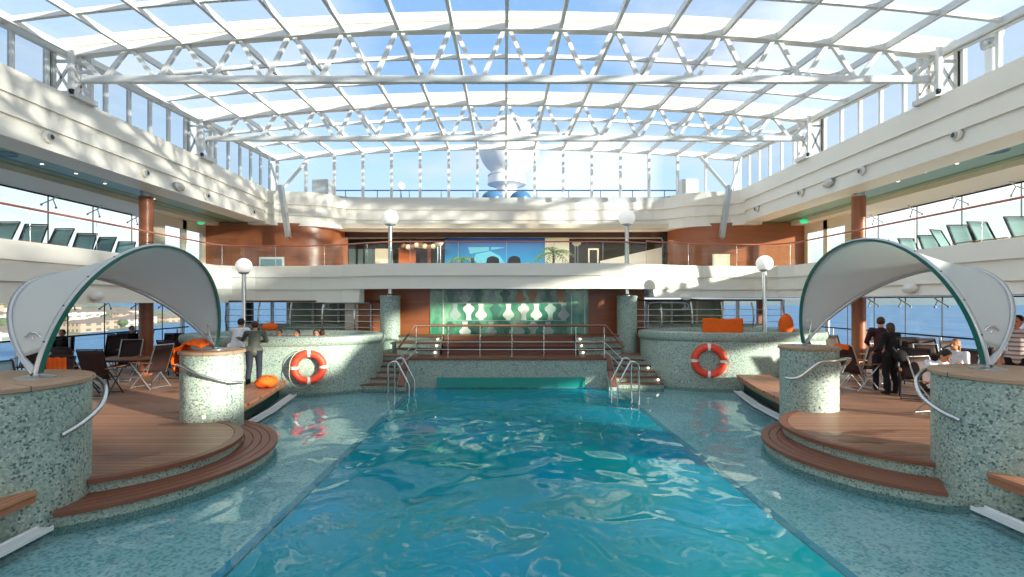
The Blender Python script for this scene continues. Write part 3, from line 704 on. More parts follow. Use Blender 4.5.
# ------------------------------------------------------------------ sun shades
def shade(s, A, B, apex1, apex2, lab):
    A, B = Vector(A), Vector(B); mid = (A+B)/2; h = (B-A)/2
    r = empty('sun_shade', tuple(A), lab, 'canopy', 'arched sun shades over the pillars')
    v1, v2 = Vector(apex1)-mid, Vector(apex2)-mid
    def P(phi, v): return mid-h*math.cos(phi)*(1+(.07*math.sin(phi) if phi > PI/2 else 0))+v*math.sin(phi)
    lo, hi = .02, PI-.02
    a1 = [P(lo+(hi-lo)*i/60, v1) for i in range(61)]
    a2 = [P(lo+(hi-lo)*i/60, v2) for i in range(61)]
    MB().tube(a1, .034, 12).build('front_arch', 'alu', r, smooth=60); fa_ = r.children[0]
    MB().tube(a2, .034, 12).build('rear_arch', 'alu', r, smooth=60)
    d = (v1-v2).normalized(); out = v1.normalized()
    # broad green edge strip riding just outside the front arch
    st = MB(); vs = []; fs = []
    for i in range(61):
        phi = lo+(hi-lo)*i/60; radial = (a1[i]-mid).normalized()
        w = Vector((-s*1.0, 0, 0)); hh = .018+.045*abs(math.cos(phi))**1.5
        for o1, o2 in ((-hh, .012), (.012, .012), (.012, .036), (-hh, .036)): vs.append(a1[i]+radial*o1+w*o2)
    for i in range(60):
        for j in range(4): fs.append((4*i+j, 4*i+4+j, 4*i+4+(j+1) % 4, 4*i+(j+1) % 4))
    st.add(vs, fs).build('edge_strip', 'teal_edge', fa_, smooth=50)
    def F(u, v):
        phi = .17+(PI-.34)*u; p, q = P(phi, v1), P(phi, v2)
        g = p.lerp(q, v); c = mid
        pull = .03*math.sin(PI*v)*math.sin(phi)
        return g+(c-g).normalized()*pull
    MB().grid(F, 48, 12).build('fabric', 'canopy_fabric', r, smooth=80, solid=.006, fixn=False)
    for i in range(4, 57, 5):
        p = a1[i]; rd = (p-mid).normalized()
        MB().sphere(p+rd*.028, .014, 8, 6).build('bolt', 'lens', fa_, smooth=60)
    for E, q in ((A, 1), (B, -1)):
        MB().lathe([(.20, 0), (.20, .014), (.12, .03)], (E.x, E.y, LZ), 28).build('foot_plate', 'alu', r, smooth=40)
        dd = h.normalized()*q
        for vv in (v1, v2):
            e = P(.17 if q > 0 else PI-.17, vv)
            MB().tube([Vector((E.x, E.y, LZ+.01)), E+dd*.02+Vector((0, 0, .05)), e], [.035, .03, .026], 10).build('foot_tube', 'alu', r, smooth=60)
        f = E+dd*.13+Vector((0, 0, .14)); m = P(.30 if q > 0 else PI-.30, v1).lerp(P(.30 if q > 0 else PI-.30, v2), .5)
        MB().tube([Vector((E.x, E.y, LZ+.04)), f, m], .012, 8).build('tension_rod', 'steel', r, smooth=60)
        MB().tube([m+Vector((-.10, 0, .0)), m+Vector((-.04, 0, .05)), m+Vector((.04, 0, .05)), m+Vector((.10, 0, 0))], .012, 8).build('clamp', 'steel', r, smooth=60)
LA, LB = (-5.55, 6.38, LZ+.02), (-5.42, 10.12, LZ+.02)
shade(-1, LA, LB, (-5.36, 8.55, CZ+.86), (-6.84, 8.55, CZ+.42), 'white arched fabric sun shade spanning the two left stone pillars')
RA, RB = (6.46, 7.22, LZ+.02), (6.06, 10.95, LZ+.02)
shade(1, RA, RB, (5.98, 9.1, CZ+1.02), (7.45, 9.1, CZ+.56), 'white arched fabric sun shade spanning the two right stone pillars')
# ------------------------------------------------------------------ balconies, coamings, walls
def Z(r): return CZ+r
# balcony front edge, walked from near-left round the back to near-right
BP = [(-9.5, -14), (-9.5, 17.8), (-9.2, 18.2), (-8.5, 18.35), (-6.6, 18.2), (-5.4, 17.8), (-4.5, 17.3), (-3.8, 17.0), (-3, 16.9), (3, 16.9), (3.8, 17.0), (4.6, 17.3), (5.5, 17.8), (6.7, 18.2), (8.5, 18.35), (9.2, 18.2), (9.5, 17.8), (9.5, -14)]
def lapprof(levels, th=.25, lap=.06):
    # boards lap: each one leans out a little towards its lower edge; offsets are away from the void
    pts = []
    for i in range(len(levels)-1):
        pts += [(lap, levels[i]), (0, levels[i+1]+.02), (lap, levels[i+1]+.02)]
    pts[-1] = (lap, levels[-1])
    pts[-2] = (0, levels[-1])
    pts = pts[:-1]
    return pts+[(th, levels[-1]), (th, levels[0])]
LV = [Z(1.19), Z(.78), Z(.375), Z(-.05)]
LVR = [Z(1.19), Z(.78), Z(.40), Z(.08)]
fl('wall_balcony', MB().sweep(BP, lapprof([Z(1.19), Z(.78), Z(.385)])), 'cream')
fl('wall_balcony_left', MB().sweep([p for p in BP if p[0] < -5]+[(-4.72, 17.42)], lapprof([Z(.385), Z(-.05)])), 'cream')
fl('wall_balcony_right', MB().sweep([(4.82, 17.42)]+[p for p in BP if p[0] > 5], lapprof([Z(.385), Z(.13)])), 'cream')
# upper floor slab (its underside is the lower deck's ceiling)
b = MB()
for s in (-1, 1):
    b.prism([(s*9.7, -14), (s*14, -14), (s*14, 27), (s*4.95, 27), (s*4.95, 18.6), (s*9.2, 18.6), (s*9.7, 18.2)], Z(.16 if s > 0 else .06), Z(.75))
b.prism([(-3.6, 17.15), (3.6, 17.15), (5.1, 18.2), (4.9, 27), (-4.9, 27), (-5.1, 18.2)], Z(.42), Z(.75))
fl('floor_upper_deck', b, 'cream_soffit')
# coaming under the glass roof
CV = [Z(4.52), Z(3.98), Z(3.56), Z(3.14)]
CB = [Z(4.48), Z(3.92), Z(3.48), Z(3.07)]
fl('wall_coaming_left', MB().sweep([(-9.5, -14), (-9.5, 21.4)], lapprof(CV, .8)), 'cream')
fl('wall_coaming_right', MB().sweep([(9.5, 21.4), (9.5, -14)], lapprof(CV, .8)), 'cream')
cb = [(-9.5, 21.4)]
def bulge(s):
    q = [(9.42, 21.75), (9.2, 21.95), (8.8, 22.05), (8.3, 22.1), (7.8, 22.25), (7.4, 22.5), (7.1, 22.85), (6.8, 23.12), (6.4, 23.25), (5.8, 23.3)]
    q = [(s*x, y) for x, y in q]; return q if s < 0 else q[::-1]
cb += bulge(-1)+bulge(1)+[(9.5, 21.4)]
fl('wall_coaming_back', MB().sweep(cb, lapprof(CB, .8)), 'cream')
# ceiling of the upper deck
b = MB()
for s in (-1, 1): b.prism([(s*9.9, -14), (s*11.7, -14), (s*11.7, 24), (s*9.9, 24)], Z(3.2), Z(3.4))
fl('ceiling_upper', b, 'teal_ceiling')
b = MB()
for s in (-1, 1):
    b.box(min(s*11.6, s*11.7), -14, Z(3.06), max(s*11.6, s*11.7), 24, Z(3.4)); b.box(min(s*11.7, s*13.4), -14, Z(3.06), max(s*11.7, s*13.4), 24, Z(3.4))
fl('ceiling_soffit', b, 'cream_soffit')
for s in (-1, 1): fl('wall_upper_blocker_'+side(s), MB().box(min(s*12.2, s*12.4), -14, Z(.75), max(s*12.2, s*12.4), -4.0, Z(3.1)), 'cream')  # unseen wall pair added behind the viewer to block low sun
fl('ceiling_back', MB().box(-9.6, 23.0, Z(3.10), 9.6, 29, Z(3.3)), 'wall_pale')
# upper deck back walls: timber, bulging towards the pool at each side
for s in (-1, 1):
    w = [(s*12.2, 21.9), (s*9.6, 21.9), (s*9.0, 21.95), (s*8.4, 22.1), (s*7.8, 22.45), (s*7.4, 22.95), (s*7.2, 23.5), (s*7.15, 24.6), (s*7.35, 24.6), (s*12.2, 24.6)]
    fl('wall_timber_'+side(s), MB().prism(w, Z(.75), Z(3.18)), 'wood_wall', smooth=35)
    # reflective window in the timber wall
    xa = -9.75 if s < 0 else 9.2
    if s < 0:
        o = MB().box(-9.95, 21.84, Z(.95), -8.95, 21.895, Z(1.78)).build('window_1', 'buoy_white'); struct(o)
        MB().box(-9.88, 21.83, Z(1.02), -9.02, 21.84, Z(1.70)).build('pane', 'mesh_blue', o)
    else:
        o = MB().box(8.4, 21.84, Z(.75), 9.1, 21.895, Z(1.9)).build('door_2', 'wall_pale'); struct(o)
fl('trim_4', MB().box(-7.2, 24.2, Z(2.86), 7.2, 24.4, Z(3.12)), 'dark_wood_wall')
# inner back wall of the upper lounge
fl('wall_lounge', MB().box(-9, 27.0, Z(.7), 9, 27.2, Z(3.2)), 'far_dark')
def panel(name, x0, x1, z0, z1, y, mat, lab=None, cat=None, th=.06):
    o = MB().box(x0, y-th, Z(z0), x1, y, Z(z1)).build(name, mat)
    if lab: tag(o, lab, cat)
    return o
sx = 26.9/540.
def X(px, D): return (px-505)*D/540
def ZZ(py, D): return (301-py)*D/540
# window with blue grey panes left of the lamp pole
r = empty('lounge_window', (X(366, 26.9), 26.9, Z(.75)), 'blue-grey lounge window left of the tall left lamp pole', 'window')
for k, (a, c) in enumerate(((349, 357), (358, 364), (365, 375))):
    MB().box(X(a, 26.9), 26.84, Z(.78), X(c, 26.9), 26.9, ZZ(249, 26.9)+CZ).build('pane', 'mesh_blue', r)
MB().box(X(348, 26.9), 26.8, ZZ(249, 26.9)+CZ, X(376, 26.9), 26.9, ZZ(247.8, 26.9)+CZ).build('head_rail', 'chair_dark', r)
for a in (357.5, 364.5): MB().box(X(a-.6, 26.9), 26.78, Z(.78), X(a+.6, 26.9), 26.9, ZZ(249, 26.9)+CZ).build('mullion', 'chair_dark', r)
panel('column_cladding', X(376, 26.5), X(393, 26.5), .75, ZZ(249, 26.5), 26.5, 'wall_pale', 'pale low wall panel behind the tall left lamp pole', 'panel', .2)
panel('timber_screen', X(399, 26.4), X(416, 26.4), .75, ZZ(248, 26.4), 26.4, 'wood_orange', 'orange timber screen between lamp pole and dark lounge doors', 'panel', .1)
r = empty('lounge_door', (X(428, 26.8), 26.8, Z(.75)), 'dark lounge doors left of the blue mural', 'door')
for a, c in ((420, 428), (432, 446)): MB().box(X(a, 26.8), 26.72, Z(.76), X(c, 26.8), 26.8, ZZ(250, 26.8)+CZ).build('leaf', 'far_dark', r)
MB().box(X(428, 26.8), 26.7, Z(.76), X(431, 26.8), 26.8, ZZ(247, 26.8)+CZ).build('jamb', 'wood_orange', r)
r = empty('ceiling_ornament', (X(415, 26.0), 26, Z(2.3)), 'pale draped garland hanging under the lounge ceiling left of the mural', 'decoration')
for k in range(9):
    x = X(404+k*4.2, 26.0); z = Z(ZZ(246+1.2*math.sin(k*1.3), 26.0)); MB().sphere((x, 26, z), .12, 10, 6, (1.2, .8, 1.1)).build('pendant', 'wall_pale' if k % 2 else 'table_wood', r, smooth=60)
MB().tube([(X(404, 26), 26, Z(2.58)), (X(440, 26), 26, Z(2.55))], .012, 6).build('cord', 'rope', r)
fl('trim_5', MB().box(X(400, 26.2), 26.1, Z(2.5), X(445, 26.2), 26.2, Z(2.64)), 'dark_wood_wall')
# big blue mural
r = empty('blue_mural', (X(500, 26.6), 26.6, Z(.75)), 'wide blue wall mural with paler light streaks behind the back balcony', 'mural')
MB().box(X(445, 26.6), 26.5, Z(.75), X(567, 26.6), 26.6, Z(ZZ(236.5, 26.6))).build('backing', 'blue_mural', r)
MB().prism([(X(470, 26.5), ZZ(254, 26.5)), (X(473, 26.5), ZZ(247, 26.5)), (X(489, 26.5), ZZ(247, 26.5)), (X(489, 26.5), ZZ(249.5, 26.5))], 0, .01)
def flat(pts, y, mat, name, par, th=.012):
    vs = [(X(a, y), y, Z(ZZ(b_, y))) for a, b_ in pts]; vs2 = [(x, yy+th, z) for x, yy, z in vs]; n = len(vs)
    return MB().add(vs+vs2, [tuple(range(n)), tuple(range(n, 2*n))[::-1]]+[(i, (i+1) % n, n+(i+1) % n, n+i) for i in range(n)]).build(name, mat, par)
flat([(470, 254), (468, 247), (489, 247), (489, 250.5)], 26.48, 'cyan_paint', 'pale_streak', r)
flat([(491, 247), (505, 247.5), (491, 250)], 26.48, 'cyan_paint', 'pale_streak', r)
flat([(472, 263), (476, 254), (490, 251), (500, 256), (505, 263)], 26.485, 'cyan_paint', 'pale_streak', r)
# plants by the mural
def palm(x, y, h, spread, nf, lab, trunk=.5):
    r = empty('potted_palm', (x, y, Z(.75)), lab, 'plant', 'potted palms by the mural')
    MB().lathe([(.16, 0), (.22, .3), (.24, .32), (.2, .33)], (x, y, Z(.75)), 20).build('pot', 'pot', r, smooth=40)
    MB().tube([(x, y, Z(1.0)), (x+.03, y, Z(.75)+h*trunk)], .05, 8).build('trunk', 'bark', r, smooth=50)
    m = MB(); base = Vector((x, y, Z(.75)+h*trunk))
    for k in range(nf):
        a = 2*PI*k/nf+random.random()*.4; el = random.uniform(.3, 1.25); L = spread*random.uniform(.8, 1.15); d = Vector((math.cos(a), math.sin(a), 0)); up = Vector((0, 0, 1)); side_ = d.cross(up)
        spine = [base+d*L*t*math.cos(el*(1-.3*t))+up*(L*t*math.sin(el)-L*.75*t*t) for t in [i/7 for i in range(8)]]
        for i in range(1, 8):
            for sg in (-1, 1):
                w = L*.30*math.sin(PI*(i/8))+.03; p = spine[i]; q = p+side_*sg*w+(spine[i]-spine[i-1])*1.1-up*w*.35; e = (spine[i]-spine[i-1])*.42
                m.add([p-e*.5, p+e*.5, q], [(0, 1, 2)])
        m.tube(spine, .01, 4)
    m.build('fronds', 'leaf', r, fixn=False)
palm(X(461, 25.6), 25.6, 2.3, .85, 18, 'palm with pale fronds at the left end of the blue mural', .5)
palm(X(553, 24.9), 24.9, 2.8, 1.0, 20, 'taller palm at the right end of the blue mural')
panel('pale_screen', X(545, 26.5), X(569, 26.5), 1.7, ZZ(237, 26.5), 26.49, 'cream', 'pale panel behind the taller right palm', 'panel', .05)
# loungers and chairs silhouettes on the back balcony
def backchair(x, y, rz, lab, mat='chair_dark', rnd=False):
    r = empty('wicker_chair', (x, y, Z(.75)), lab, 'chair', rz=rz)
    w = .32
    def bld(mb, n): return mb.build(n, mat, r, smooth=50, local=True)
    def Bk(u, v):
        t = (u-.5)*2; wz = w*(1-.25*v*v); return (t*wz, .28+.14*v-.12*t*t*0+.0, .4+.75*v*(1-.12*t*t))
    o = MB().grid(Bk, 10, 8).build('backrest', mat, r, smooth=60, solid=.04, local=True, fixn=False)
    bld(MB().box(-w, -.28, .36, w, .3, .44), 'seat')
    for sx_ in (-1, 1):
        for sy_ in (-1, 1): bld(MB().tube([(sx_*.28, sy_*.26, 0), (sx_*.27, sy_*.24, .38)], .025, 8), 'leg')
        bld(MB().tube([(sx_*.31, -.26, .38), (sx_*.33, -.24, .64), (sx_*.33, .28, .66)], .022, 8), 'armrest')
    return r
backchair(X(493.5, 22.5), 22.5, .1, 'dark rounded chair back in front of the blue mural')
backchair(X(512.5, 22.4), 22.4, -.2, 'low dark chair right of the rounded one by the blue mural')
backchair(X(482, 23), 23, 1.4, 'dark chair seen edge-on left of the rounded chair by the mural')
r = empty('shell_lounger', (X(527, 22.4), 22.4, Z(.75)), 'white shell-shaped seat in front of the mural', 'chair')
MB().sphere((X(527, 22.4), 22.4, Z(1.38)), .30, 18, 10, (1, .7, .72), 0, PI*.6).build('shell', 'cream', r, smooth=60)
MB().lathe([(.22, 0), (.05, .04), (.04, .5)], (X(529, 22.4), 22.4, Z(.75)), 16).build('stem', 'steel', r, smooth=50)
MB().lathe([(.25, 0), (.28, .06), (.05, .08)], (X(529, 22.4), 22.4, Z(1.2)), 16).build('seat', 'chair_dark', r, smooth=50)
# wall behind on the right: dark timber with bright windows
r = empty('outdoor_doorway', (X(592, 26), 26, Z(.75)), 'pale framed doorway standing right of the mural', 'door')
for a in (588, 597): MB().box(X(a, 26), 25.9, Z(.75), X(a+1.3, 26), 26, Z(ZZ(250, 26))).build('jamb', 'wall_pale', r)
MB().box(X(588, 26), 25.9, Z(ZZ(250, 26)), X(598.3, 26), 26, Z(ZZ(248.6, 26))).build('head', 'wall_pale', r)
for i, (px, lab) in enumerate(((439, 'mushroom-shaped lamp on the back balcony left of the mural'), (576.5, 'mushroom-shaped lamp on the back balcony right of the mural'))):
    y = 24; r = empty('mushroom_lamp', (X(px, y), y, Z(.75)), lab, 'lamp', 'mushroom lamps on the back balcony')
    for dx in (-.06, .06): MB().tube([(X(px, y)+dx, y, Z(.75)), (X(px, y)+dx, y, Z(ZZ(245.5, y)))], .022, 8).build('pole', 'alu', r, smooth=50)
    MB().lathe([(.10, 0), (.19, .09), (.2, .17), (.17, .18)], (X(px, y), y, Z(ZZ(246, y))), 20).build('lamp_shade', 'cream_soffit', r, smooth=40)
fl('window_2', MB().add([(X(600, 26.9), 26.85, Z(.78)), (X(690, 26.9), 26.85, Z(.78)), (X(690, 26.9), 26.85, Z(ZZ(243, 26.9))), (X(668, 26.9), 26.85, Z(ZZ(246, 26.9))), (X(600, 26.9), 26.85, Z(ZZ(261, 26.9)))], [(0, 1, 2, 3, 4)]), 'dome_white')
MB().box(X(662.5, 24), 23.9, Z(.75), X(666.5, 24), 24.1, Z(3.1)).build('trim_6', 'dark_rubber')['kind'] = 'structure'

# lamps of the lounge (the row of downlights)
for k, x in enumerate((-5, 0, 5)):
    ld = bpy.data.lights.new('lounge_light', 'AREA'); ld.shape = 'RECTANGLE'; ld.size = 4.5; ld.size_y = .5; ld.energy = 110; ld.color = (1, .9, .75)
    lo_ = bpy.data.objects.new('lounge_light', ld); COL.objects.link(lo_); lo_.location = (x, 25.2, Z(3.05))
# balustrades: glass with a coral handrail
def balustrade(pts, lab, zt, n, hz):
    r = empty('glass_balustrade', (pts[0][0], pts[0][1], zt), lab, 'railing')
    P = [Vector(p) for p in pts]; cum = [0]
    for a, b_ in zip(P[:-1], P[1:]): cum.append(cum[-1]+(b_-a).length)
    def at(d):
        for i in range(len(P)-1):
            if d <= cum[i+1]+1e-6: return P[i].lerp(P[i+1], (d-cum[i])/(cum[i+1]-cum[i]))
        return P[-1]
    MB().tube([(p.x, p.y, hz) for p in P], .024, 10).build('handrail', 'rail_coral', r, smooth=60)
    L = cum[-1]
    for k in range(n):
        a, b_ = at(L*k/n+.02), at(L*(k+1)/n-.02)
        m = MB(); path = [a]+[P[i] for i in range(len(P)) if L*k/n+.05 < cum[i] < L*(k+1)/n-.05]+[b_]
        for p, q in zip(path[:-1], path[1:]): m.add([(p.x, p.y, zt-.02), (q.x, q.y, zt-.02), (q.x, q.y, hz-.06), (p.x, p.y, hz-.06)], [(0, 1, 2, 3)])
        m.build('glass_panel', 'rail_glass', r)
    for k in range(0, n+1):
        a = at(L*k/n); MB().tube([(a.x, a.y, zt-.02), (a.x, a.y, hz)], .008, 8).build('post', 'steel', r, smooth=60)
simple('rail_coral', '#b5705a', .4)
off = .12
def inset(P, d):
    out = []
    for i, p in enumerate(P):
        a = Vector(P[max(i-1, 0)]); c = Vector(P[min(i+1, len(P)-1)]); t = (c-a).normalized(); out.append((p[0]-t.y*d, p[1]+t.x*d))
    return out
BI = inset(BP, .12)
bl = [(-9.62, 2)]+[p for p in BI if p[0] < -3.9 and p[1] > 5]; br = [p for p in BI if p[0] > 3.9 and p[1] > 5]+[(9.62, 2)]
balustrade(bl, 'glass balustrade with wooden handrail along the left balcony', LV[0], 12, Z(1.87))
balustrade([bl[-1]]+[p for p in BI if -3.9 < p[0] < 3.9]+[br[0]], 'glass balustrade with wooden handrail across the middle back balcony', LV[0], 6, Z(1.87))
balustrade(br, 'glass balustrade with wooden handrail along the right balcony', LV[0], 12, Z(1.93))
# outer windscreens on both decks, held by spider brackets
wn = 3
for s in (-1, 1):
    for lvl, (z0, z1, ys) in enumerate(((Z(.75), Z(3.06), [6, 7.6, 9.1, 10.65, 12.2, 13.8, 15.6, 17.3, 19.1]), (DZ, Z(.14 if s > 0 else .06), [8.7, 10.2, 11.7, 13.2, 14.75, 16.3, 17.8, 19.3, 20.8, 22.2]))):
        xs_ = s*13.2
        r = empty('window_%d' % wn, (xs_, ys[0], z0)); r['kind'] = 'structure'; wn += 1
        for a, c in zip(ys[:-1], ys[1:]):
            MB().add([(xs_, a+.01, z0), (xs_, c-.01, z0), (xs_, c-.01, z1), (xs_, a+.01, z1)], [(0, 1, 2, 3)]).build('pane', 'clear_glass', r)
        for k, y in enumerate(ys):
            MB().box(xs_-.012, y-.012, z0, xs_+.012, y+.012, z1).build('joint', 'dark_rubber', r)
            m = MB(); c = V(xs_-s*.14, y, z1-.12)
            m.tube([V(xs_-s*.3, y, z1), c], .022, 8)
            for dy in (-.22, .22): m.tube([c, c+V(s*.1, dy, -.16), c+V(s*.14, dy*1.15, -.20)], .016, 6); m.sphere(c+V(s*.12, dy*1.15, -.20), .035, 8, 6)
            m.build('bracket', 'alu', r, smooth=60)
        MB().box(xs_-.02, ys[0], z1-.04, xs_+.02, ys[-1], z1).build('head_rail', 'dark_rubber', r)
    # cream framed door screens where the glass ends
    r = empty('door_%d' % (3 if s < 0 else 4), (s*12.2, 19, Z(.75))); r['kind'] = 'structure'
    x = s*12.2
    for a, c in ((18.6, 19.3), (20.35, 20.6), (21.65, 21.9)): MB().box(x-.06, a, Z(.75), x+.06, c, Z(3.1)).build('jamb', 'cream_soffit', r)
    MB().box(x-.06, 19.3, Z(2.72), x+.06, 21.65, Z(3.1)).build('head', 'cream_soffit', r)
    for a, c in ((19.3, 20.35), (20.6, 21.65)): MB().add([(x, a, Z(.75)), (x, c, Z(.75)), (x, c, Z(2.72)), (x, a, Z(2.72))], [(0, 1, 2, 3)]).build('pane', 'clear_glass', r)
    # lower-deck safety rail inside the windows
    rr = empty('deck_rail', (s*12.9, 8, DZ), 'thin steel rail along the lower %s windows' % side(s), 'railing')
    MB().tube([(s*12.9, 8, 1.45), (s*12.9, 22, 1.45)], .025, 8).build('handrail', 'dark_rubber', rr, smooth=60)
    for k in range(8): MB().tube([(s*12.9, 9+1.75*k, DZ), (s*12.9, 9+1.75*k, 1.45)], .03, 8).build('post', 'alu', rr, smooth=60)
    # timber clad columns
    cx, cy = (-10.5, 15.8) if s < 0 else (10.35, 15.8)
    for (z0, z1, w_) in ((Z(.75), Z(3.05), 'upper'), (DZ, Z(.1), 'lower')):
        rr = empty('clad_column', (cx, cy, z0), 'round timber-clad column on the %s %s deck' % (w_, side(s)), 'column', 'timber-clad deck columns')
        MB().lathe([(.185, 0), (.185, z1-z0)], (cx, cy, z0), 32).build('cladding', 'wood_col', rr, smooth=40)
        if w_ == 'upper': MB().lathe([(.15, 0), (.15, .16)], (cx, cy, z1-.0), 28).build('collar', 'alu', rr, smooth=40)
# ------------------------------------------------------------------ lower back wall
YW = 18.4
b = MB(); b.box(-5.0, YW, 1.2, -2.55, YW+.3, Z(.42)); b.box(2.83, YW, 1.2, 4.75, YW+.3, Z(.42))
b.box(-5.0, YW+.31, 1.2, -4.7, 22.2, Z(.1)); b.box(4.6, YW+.31, 1.2, 4.75, 22.2, Z(.1))
fl('wall_back_timber', b, 'wood_wall')
r = empty('glass_artwork', (.14, YW, 1.3), 'wide green glass artwork of vase silhouettes behind the bench tiers', 'artwork')
MB().box(-2.55, YW-.02, 1.3, 2.83, YW+.1, Z(.40)).build('backing', 'green_glass_panel', r)
rnd = random.Random(4)
def vase(cx, zb, h, w, mat, flip, y):
    prof = [(0, .5), (.12, .42), (.3, .38), (.45, .55), (.6, .92), (.72, 1), (.82, .8), (.9, .42), (1, .35)]
    if flip: prof = [(1-t, k) for t, k in prof][::-1]
    L = [(cx-w/2*k, y, zb+h*t) for t, k in prof]; R_ = [(cx+w/2*k, y, zb+h*t) for t, k in prof][::-1]
    f = L+R_; n = len(f); g = [(a, yy+.01, c) for a, yy, c in f]
    MB().add(f+g, [tuple(range(n)), tuple(range(n, 2*n))[::-1]]+[(i, (i+1) % n, n+(i+1) % n, n+i) for i in range(n)]).build('vase_silhouette', mat, r)
for row, (zb, h) in enumerate(((1.3, .5), (1.85, .56), (2.44, .44))):
    for k in range(9):
        x = -1.85+.47*k+(.12 if row == 1 else 0)+rnd.uniform(-.04, .04)
        mt = [['vase_dark', 'vase_grey', 'vase_grey', 'vase_pale'], ['vase_pale', 'vase_pale', 'vase_dark', 'vase_grey'], ['vase_tan', 'vase_grey', 'vase_dark', 'vase_tan']][row][rnd.randrange(4)]
        if row == 1: mt = ['vase_grey', 'vase_pale', 'vase_pale', 'vase_dark', 'vase_pale', 'vase_pale', 'vase_pale', 'vase_grey', 'vase_grey'][k]
        vase(x, zb, h, .40, mt, (k+row) % 2, YW-.032)
for z in (1.83, 2.42): MB().box(-2.2, YW-.045, z, 2.1, YW-.02, z+.02).build('shelf_line', 'vase_grey', r)
for x in (-2.12, 2.25, 2.7): MB().box(x, YW-.04, 1.3, x+.03, YW-.02, Z(.38)).build('glass_joint', 'vase_pale', r)
# walls behind the tubs
for s in (-1, 1):
    y = 19.9
    a, c = (s*5.2, s*8.0)
    r = empty('olive_screen', (a, y, RZ), 'olive green frosted screen wall behind the %s hot tub' % side(s), 'screen')
    MB().box(min(a, c), y, RZ, max(a, c), y+.1, Z(.05)).build('panel', 'olive_panel', r)
    for k in range(4): x = a+(c-a)*k/3; MB().box(x-.04, y-.04, RZ, x+.04, y, Z(.05)).build('mullion', 'cream_soffit', r)
    r = empty('window_%d' % (7 if s < 0 else 8), (s*8.3, y, DZ)); r['kind'] = 'structure'; y = 22.1
    x0, x1 = s*8.6, s*13.2
    MB().add([(x0, y, DZ), (x1, y, DZ), (x1, y, Z(.05)), (x0, y, Z(.05))], [(0, 1, 2, 3)]).build('pane', 'clear_glass', r)
    for k in range(6):
        x = x0+(x1-x0)*k/5; w = .22 if k % 2 == 0 else .07
        MB().box(x-w/2, y-.1, DZ, x+w/2, y+.1, Z(.06)).build('mullion', 'teak_red' if (s > 0 and k % 2 == 0) else ('dark_rubber' if k % 2 == 0 else 'buoy_white'), r)
fl('trim_9', MB().box(-5.5, 18.55, RZ, -5.02, 18.65, Z(.0)), 'cream')
# low stone sill behind the tubs
for s in (-1, 1): fl('trim_%d' % (7+(s > 0)), MB().box(min(s*5.0, s*9.2), 19.0, RZ, max(s*5.0, s*9.2), 19.3, RZ+.32), 'stone_fine')

# ------------------------------------------------------------------ glass roof
def crown(y): return 6.24+.033*(y-12.2)
def eave(y): return 5.62+.045*(y-12.2)
def rz_(x, y): return Z(crown(y)-(crown(y)-eave(y))*(x/9.9)**2)
XK = [.04+1.216*k for k in range(-8, 9)]
secs = [(-8.3, -3.2, [-6.6, -4.9]), (-3.2, 1.9, [-1.5, .2]), (1.9, 7.1, [3.6, 5.4]), (7.1, 12.2, [8.9, 10.6]), (12.2, 17.3, [13.8, 15.4]), (17.3, 22.9, [19.0, 20.8])]
names = ['glass roof section farthest behind the viewer, outside the picture', 'glass roof section right above and behind the viewer', 'nearest glass roof section overhead at the top edge of the picture', 'second glass roof section ending at the large front truss', 'third glass roof section between the two large trusses', 'farthest glass roof section reaching the end glass wall']
def archbox(mb, y, dy, dz0, dz1, xmax=9.9, n=32):
    vs = []; fs = []
    for i in range(n+1):
        x = -xmax+2*xmax*i/n; z = rz_(x, y)
        vs += [(x, y-dy/2, z+dz0), (x, y+dy/2, z+dz0), (x, y+dy/2, z+dz1), (x, y-dy/2, z+dz1)]
    for i in range(n):
        for j in range(4): fs.append((4*i+j, 4*i+4+j, 4*i+4+(j+1) % 4, 4*i+(j+1) % 4))
    fs += [(0, 1, 2, 3), (4*n+3, 4*n+2, 4*n+1, 4*n)]
    return mb.add(vs, fs)
